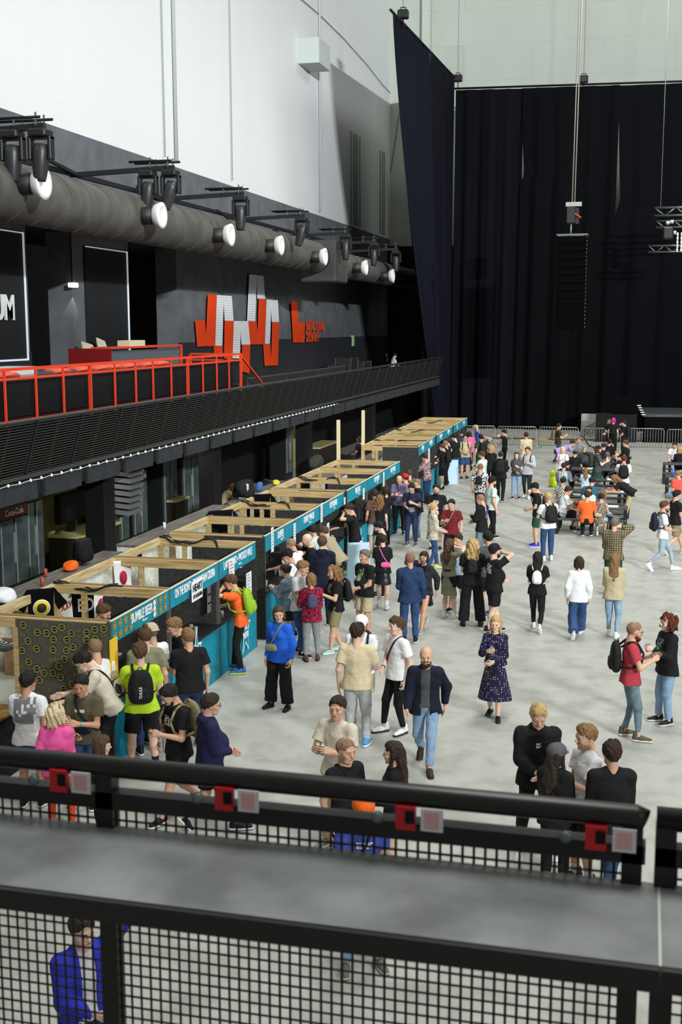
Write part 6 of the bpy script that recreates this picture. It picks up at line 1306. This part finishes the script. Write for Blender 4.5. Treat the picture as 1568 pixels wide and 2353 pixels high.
P('young man in black with outstretched arm at stall', 1015, 1020, 1.76, 72, 'tee:black', 'shorts:black', 'short:br', 2, 'stand', 'low,fwd', 0, 10, 0, 1.0, 'black', 'e8e8e8', 'socks', bag='pack:black')
P('man in dark shirt behind the outstretched arm', 1024, 1007, 1.82, 80, 'tee:dnavy', 'jeans:black', 'short:dk', 0, 'stand', 'low,low', 0, 8)
P('nearly hidden man with shaved head by the far post', 1011, 1012, 1.78, 60, 'tee:black', 'jeans:black', 'buzz:br', 0, 'stand', 'low,low', 0, 8)
P('man in royal blue jacket at the last stall', 1062, 989, 1.82, 70, 'long:bluet', 'jeans:black', 'short:dk', 0, 'stand', 'low,low', 4, 10)
P('person in bright pink red t-shirt in the far queue', 1079, 991, 1.72, 10, 'tee:pink', 'jeans:black', 'bob:dk', 0, 'stand', 'low,low')
P('slim person in black standing before the barrier', 1157, 987, 1.78, 80, 'tee:black', 'slim:black', 'short:blk', 0, 'step', 'hold,mouth', 0, 12, 0, .9)
P('man in cream sweater seen from behind', 1210, 993, 1.82, 5, 'long:cream', 'jeans:ldenim', 'short:dk', 0, 'stand', 'low,low')
P('girl with camera and grey front backpack', 1188, 1039, 1.68, 178, 'tee:dgrey', 'jeans:ldenim', 'long:br', 2, 'stand', 'low,hold', 0, 0, 0, .95, 'black', 'e8e8e8', bag='front:dgrey')
P('tall man in long pale grey shirt', 1213, 1027, 1.88, 172, 'long:lgrey', 'slim:ash', 'short:br', 0, 'step', 'dn,hold', 0, 8, 0, 1.05, 'white', held='L=glass', bag='pack:black')
P('man in black cap and dark green shorts', 1226, 1111, 1.82, 92, 'tee:black', 'shorts:green', 'cap:black', 0, 'close', 'mouth,low', 2, 18, 0, .98, '2a2fb0', 'e8e8e8', 'h=buzz/dk', held='R=cupw', bag='mini:black')
P('man in white t-shirt with big black backpack', 1260, 1132, 1.82, 22, 'tee:white', 'jeans:denim', 'short:bl', 0, 'stand', 'low,hold', 0, 8, 0, 1.12, 'white', 'd8d8d0', bag='pack:black')
P('bearded man in white t-shirt striding right', 1530, 1151, 1.84, -82, 'tee:white', 'slim:pdenim', 'short:br', 0, 'walk', 'low,low', 0, 4, 0, 1.0, 'white', 'f2f2f2', 'beard=br watch', held='L=phone', bag='pack:dnavy')
P('dark haired man in black t-shirt and olive shorts', 1558, 1126, 1.82, -60, 'tee:black', 'shorts:khaki', 'short:blk', 0, 'walk', 'low,low', 0, 4, 0, 1.05, 'beige')
P('man in plaid shirt talking on a phone', 1414, 1190, 1.80, -8, 'long:plaid', 'jeans:dgreen', 'short:gr', 0, 'stand', 'ear,low', 0, 8, 0, 1.22, extra='watch', held='R=phone')
P('man in brown shirt with bag at the barrier', 1286, 973, 1.82, -80, 'shirt:dbrown', 'jeans:denim', 'short:blk', 0, 'step', 'hold,hold', 0, 4, 0, 1.05, bag='pack:camo')
P('man in lavender t-shirt bending over the table', 1320, 1012, 1.84, -75, 'tee:lav', 'jeans:ddenim', 'short:dk', 0, 'shift', 'ctr,ctr', 68, -10, 0, 1.1)
P('man in grey shirt seated beside the bending man', 1331, 1005, 1.78, 165, 'long:grey', 'jeans:black', 'short:lt', 0, 'sit', 'tbl,tbl', 8, 8)
P('woman in white t-shirt with pink straps', 1294, 1027, 1.66, 175, 'tee:white', 'jeans:denim', 'bob:pb', 2, 'stand', 'dn,dn', 0, 0, 0, .95, extra='print/d8d070/f/.1/.1', bag='mini:pink')
P('seated person with grey cap in black, far table', 1324, 1034, 1.78, -15, 'tee:black', 'jeans:black', 'cap:grey', 0, 'sit', 'tbl,tbl', 14, 8, 0, 1.15, extra='h=short/blk', bag='bl:black')
P('man in dark grey sweater eating at the far table', 1345, 1025, 1.80, 178, 'long:dgrey', 'jeans:black', 'buzz:gr', 0, 'sit', 'mouth,mouth', 10, 8, 0, 1.15)
P('bearded man in beanie and green apron holding cup', 1376, 1025, 1.84, -78, 'tee:dgrey', 'skirt:green', 'beanie:black', 2, 'stand', 'hold,hold', 0, 2, 0, 1.15, extra='h=bob/rd beard=rd glasses', held='L=cupw', bag='pack:dgreen')
P('man in navy polo seated with his back turned', 1389, 1018, 1.80, -5, 'tee:dnavy', 'jeans:black', 'short:dk', 0, 'sit', 'tbl,tbl', 12, 6, 0, 1.15)
P('dark haired person in black jacket seated far right', 1403, 1010, 1.76, -25, 'jacket:black', 'jeans:black', 'short:blk', 0, 'sit', 'tbl,tbl', 8, 4)
P('man in black t-shirt standing at the table end', 1437, 1011, 1.78, 82, 'tee:black', 'jeans:black', 'short:br', 0, 'stand', 'hold,low', 0, 8, 0, 1.15, bag='bl:dbrown')
P('woman with brown bun seated in dark top', 1397, 1039, 1.68, -8, 'tee:dgrey', 'jeans:black', 'bun:lt', 0, 'sit', 'tbl,tbl', 8, 4)
P('balding man in black polo seated facing left', 1416, 1042, 1.78, 92, 'tee:black', 'jeans:black', 'balding:dk', 0, 'sit', 'tbl,tbl', 16, 14, 0, 1.15)
P('person in white t-shirt with black backpack at table', 1435, 1047, 1.80, 0, 'tee:white', 'jeans:black', 'short:rd', 0, 'stand', 'low,low', 0, 10, 0, 1.05, bag='pack:black')
P('person in patched denim vest seated from behind', 1297, 1063, 1.80, -8, 'tee:gdenim', 'jeans:black', 'short:dk', 0, 'sit', 'tbl,tbl', 6, 4, 0, 1.12, extra='print/b9bcbc/b/.3/.3')
P('person in black beside the patched denim vest', 1306, 1060, 1.80, -30, 'hoodie:black', 'jeans:black', 'short:blk', 0, 'sit', 'tbl,tbl', 24, 8, 0, 1.1)
P('black haired person in checked shirt', 1296, 1097, 1.74, -20, 'tee:check', 'jeans:black', 'short:blk', 1, 'sit', 'low,low', 4, 8)
P('child with long brown hair in light blue top', 1347, 1075, 1.45, -2, 'tee:lblue', 'jeans:black', 'long:lt', 2, 'sit', 'tbl,tbl', 6, 4, fem=True)
P('broad man in teal t-shirt and cap bent at table', 1362, 1098, 1.84, -5, 'tee:teal', 'jeans:black', 'cap:navy', 0, 'sit', 'tbl,tbl', 28, 8, 0, 1.35, extra='h=buzz/dk')
P('long haired woman in black t-shirt bending to the table', 1407, 1093, 1.78, 78, 'tee:black', 'jeans:beige', 'long:lt', 0, 'stand', 'ctr,ctr', 56, 10, 0, 1.1)
P('man in white t-shirt seated at the nearest table', 1311, 1118, 1.82, -72, 'tee:white', 'shorts:black', 'short:dk', 1, 'sit', 'tbl,tbl', 12, 14, 0, 1.2, 'black')
P('man in orange t-shirt seated with his back to camera', 1351, 1128, 1.80, -2, 'tee:orange', 'jeans:black', 'short:dk', 0, 'sit', 'tbl,tbl', 4, 6, 0, 1.05, 'black', 'e8e8e8')
P('woman in leopard top and light denim shorts', 1383, 1133, 1.64, -4, 'tank:leop', 'shorts:pdenim', 'bun:dk', 0, 'sit', 'tbl,tbl', 4, 8, 0, 1.05, 'white', bag='bl:beige')
P('woman in pale top seated facing the camera', 1354, 1118, 1.66, 176, 'tee:mint', 'jeans:ldenim', 'long:dk', 0, 'sit', 'crs,crs', 8, 4)
P('woman with brown curls in denim jacket', 1389, 1129, 1.70, -60, 'jacket:ldenim', 'jeans:black', 'curly:lt', 0, 'sit', 'tbl,tbl', 12, 10)
P('man in white t-shirt eating at the right far table', 1551, 1017, 1.80, 170, 'tee:white', 'jeans:black', 'short:dk', 0, 'sit', 'tbl,tbl', 14, 14, 0, 1.1)
P('woman with big blonde curls in black at right edge', 1564, 1027, 1.70, -10, 'long:black', 'jeans:black', 'curly:bl', 0, 'sit', 'tbl,tbl', 8, 4)
P('man in coral polo seated at the right table', 1556, 1081, 1.82, 40, 'tee:coral', 'shorts:ldenim', 'buzz:dk', 0, 'sit', 'tbl,lap', 10, 10, 0, 1.2)
P('person with light hair standing near the stage', 1400, 961, 1.72, -140, 'tee:black', 'skirt:dbrown', 'bun:dk', 2, 'stand', 'low,low', bag='sr:white')
P('person with bright pink hair in long black clothes', 1411, 960, 1.78, -10, 'dress:black', 'jeans:black', 'bob:pk', 2, 'stand', 'dn,dn', fem=True)
P('man in black drinking beside the speaker stack', 1435, 966, 1.80, 80, 'tee:black', 'jeans:black', 'short:blk', 0, 'stand', 'mouth,low', bag='pack:dnavy')
P('dark haired person in black suit on the balcony', 891, 808, 1.74, -120, 'blazer:black', 'jeans:black', 'short:blk', 1, 'sit', 'low,low', 6, 16, z0=3.36, extra='innerwhite')
P('man in white shirt seated on the balcony', 909, 812, 1.76, -70, 'tee:white', 'jeans:black', 'short:blk', 0, 'sit', 'tbl,tbl', 8, 10, z0=3.36)
P('woman in khaki jacket stooping over the bar', 541, 1114, 1.68, -60, 'jacket:khaki', 'jeans:black', 'bob:br', 2, 'stand', 'ctr,ctr', 40, 20)
P('person in black behind the tall wooden post', 826, 1003, 1.74, 60, 'tee:black', 'jeans:denim', 'bob:dk', 0, 'stand', 'low,low')
for nm, i_ in (('dark suited', -4), ('white shirted', -3)):
    l_ = people_log[i_][1]; t = empty('bar_stool', (l_[0], l_[1], 3.36), 0, 'low dark stool under the '+nm+' person on balcony', 'stool'); MB().box((-.2, -.2, .4), (.2, .2, .46), .02).build('seat', BLACKM, t)
    for a_ in (-.16, .16):
        for b_ in (-.16, .16): MB().bar((a_, b_, 0), (a_, b_, .4), .03, .03, (0, 1, 0)).build('leg', BLACKM, t)
# balloons
b0 = gz(1270, 1118); t = empty('balloon', (b0[0], b0[1], 0), 0, 'yellow two bubble balloon beside the picnic tables', 'balloon')
c_ = gy(1275, 1108, b0[1]); c2 = gy(1271, 1089, b0[1])
MB().lathe([(.01, -.28), (.12, -.24), (.22, -.1), (.24, .02), (.2, .16), (.1, .25), (.03, .29)], (c_[0]-b0[0], 0, c_[2]), 20).lathe([(.03, -.17), (.1, -.12), (.13, 0), (.1, .11), (.01, .15)], (c2[0]-b0[0], 0, c2[2]), 20).build('foil', mat('c8d820', .25), t)
MB().tube([(c_[0]-b0[0], 0, c_[2]-.28), (c_[0]-b0[0]+.02, 0, .4), (c_[0]-b0[0], 0, .01)], .004, 4).build('string', WHITE, t)
# things on the picnic tables
def cup_at(x, y, z, col, lab, cat='glass', nm='drinking_glass', r=.04, h=.14):
    MB().lathe([(r*.8, 0), (r, h), (r*.9, h), (r*.7, .01)], (0, 0, 0), 12).build(nm, mat(col, .3), label=lab, cat=cat).location = (x, y, z)
for i, (dx, dy, col, lab) in enumerate(((-.62, .05, 'd9a02a', 'orange drink glass on the nearest table by the white shirt man'), (-.47, .0, 'a3322c', 'red drink glass on the nearest table'), (-.35, .12, 'cdd8d8', 'clear glass next to red drink on nearest table'), (.0, 3.4, 'd8d8dc', 'white paper cup on the second picnic table'), (.5, 3.5, 'c04a3a', 'red cup on the second picnic table'), (.4, 6.7, 'e8e4dc', 'white cup on the third picnic table'), (.7, 9.9, 'd8c8a0', 'paper bowl on the fourth picnic table'))):
    cup_at(-1.43+dx, 36.75+dy, .752, col, lab)
cup_at(1.1, 45.0, .752, '4a7ad0', 'blue water bottle on the right hand table', 'bottle', 'bottle', .045, .3)
for i, (x_, y_, lab) in enumerate(((-.95, 36.8, 'white leaflet on the nearest table'), (-.85, 40.2, 'white tray of food on the second table'), (-.9, 43.4, 'white paper tray on the third table'), (-.7, 46.7, 'white food tray on the fourth table'), (-1.9, 46.6, 'second white tray on the fourth table'), (1.5, 45.3, 'cardboard pizza box on the right hand table'))):
    MB().box((x_-.3, y_-.17, .752), (x_+.3, y_+.17, .775), .004).build('tray', mat('d9d6d2' if i < 5 else 'c49a4a', .7), label=lab, cat='tray')
    r = random.Random(i); 
    if i in (1, 3): MB().lathe([(.02, 0), (.1, .01), (.12, .05), (.05, .07)], (0, 0, 0), 10).build('food', mat('c8a25a', .8, 'blotch', 'a33a2a', 20), label='heap of snacks on the '+['', 'second', '', 'fourth'][i]+' table tray', cat='food').location = (x_+.1, y_, .776)
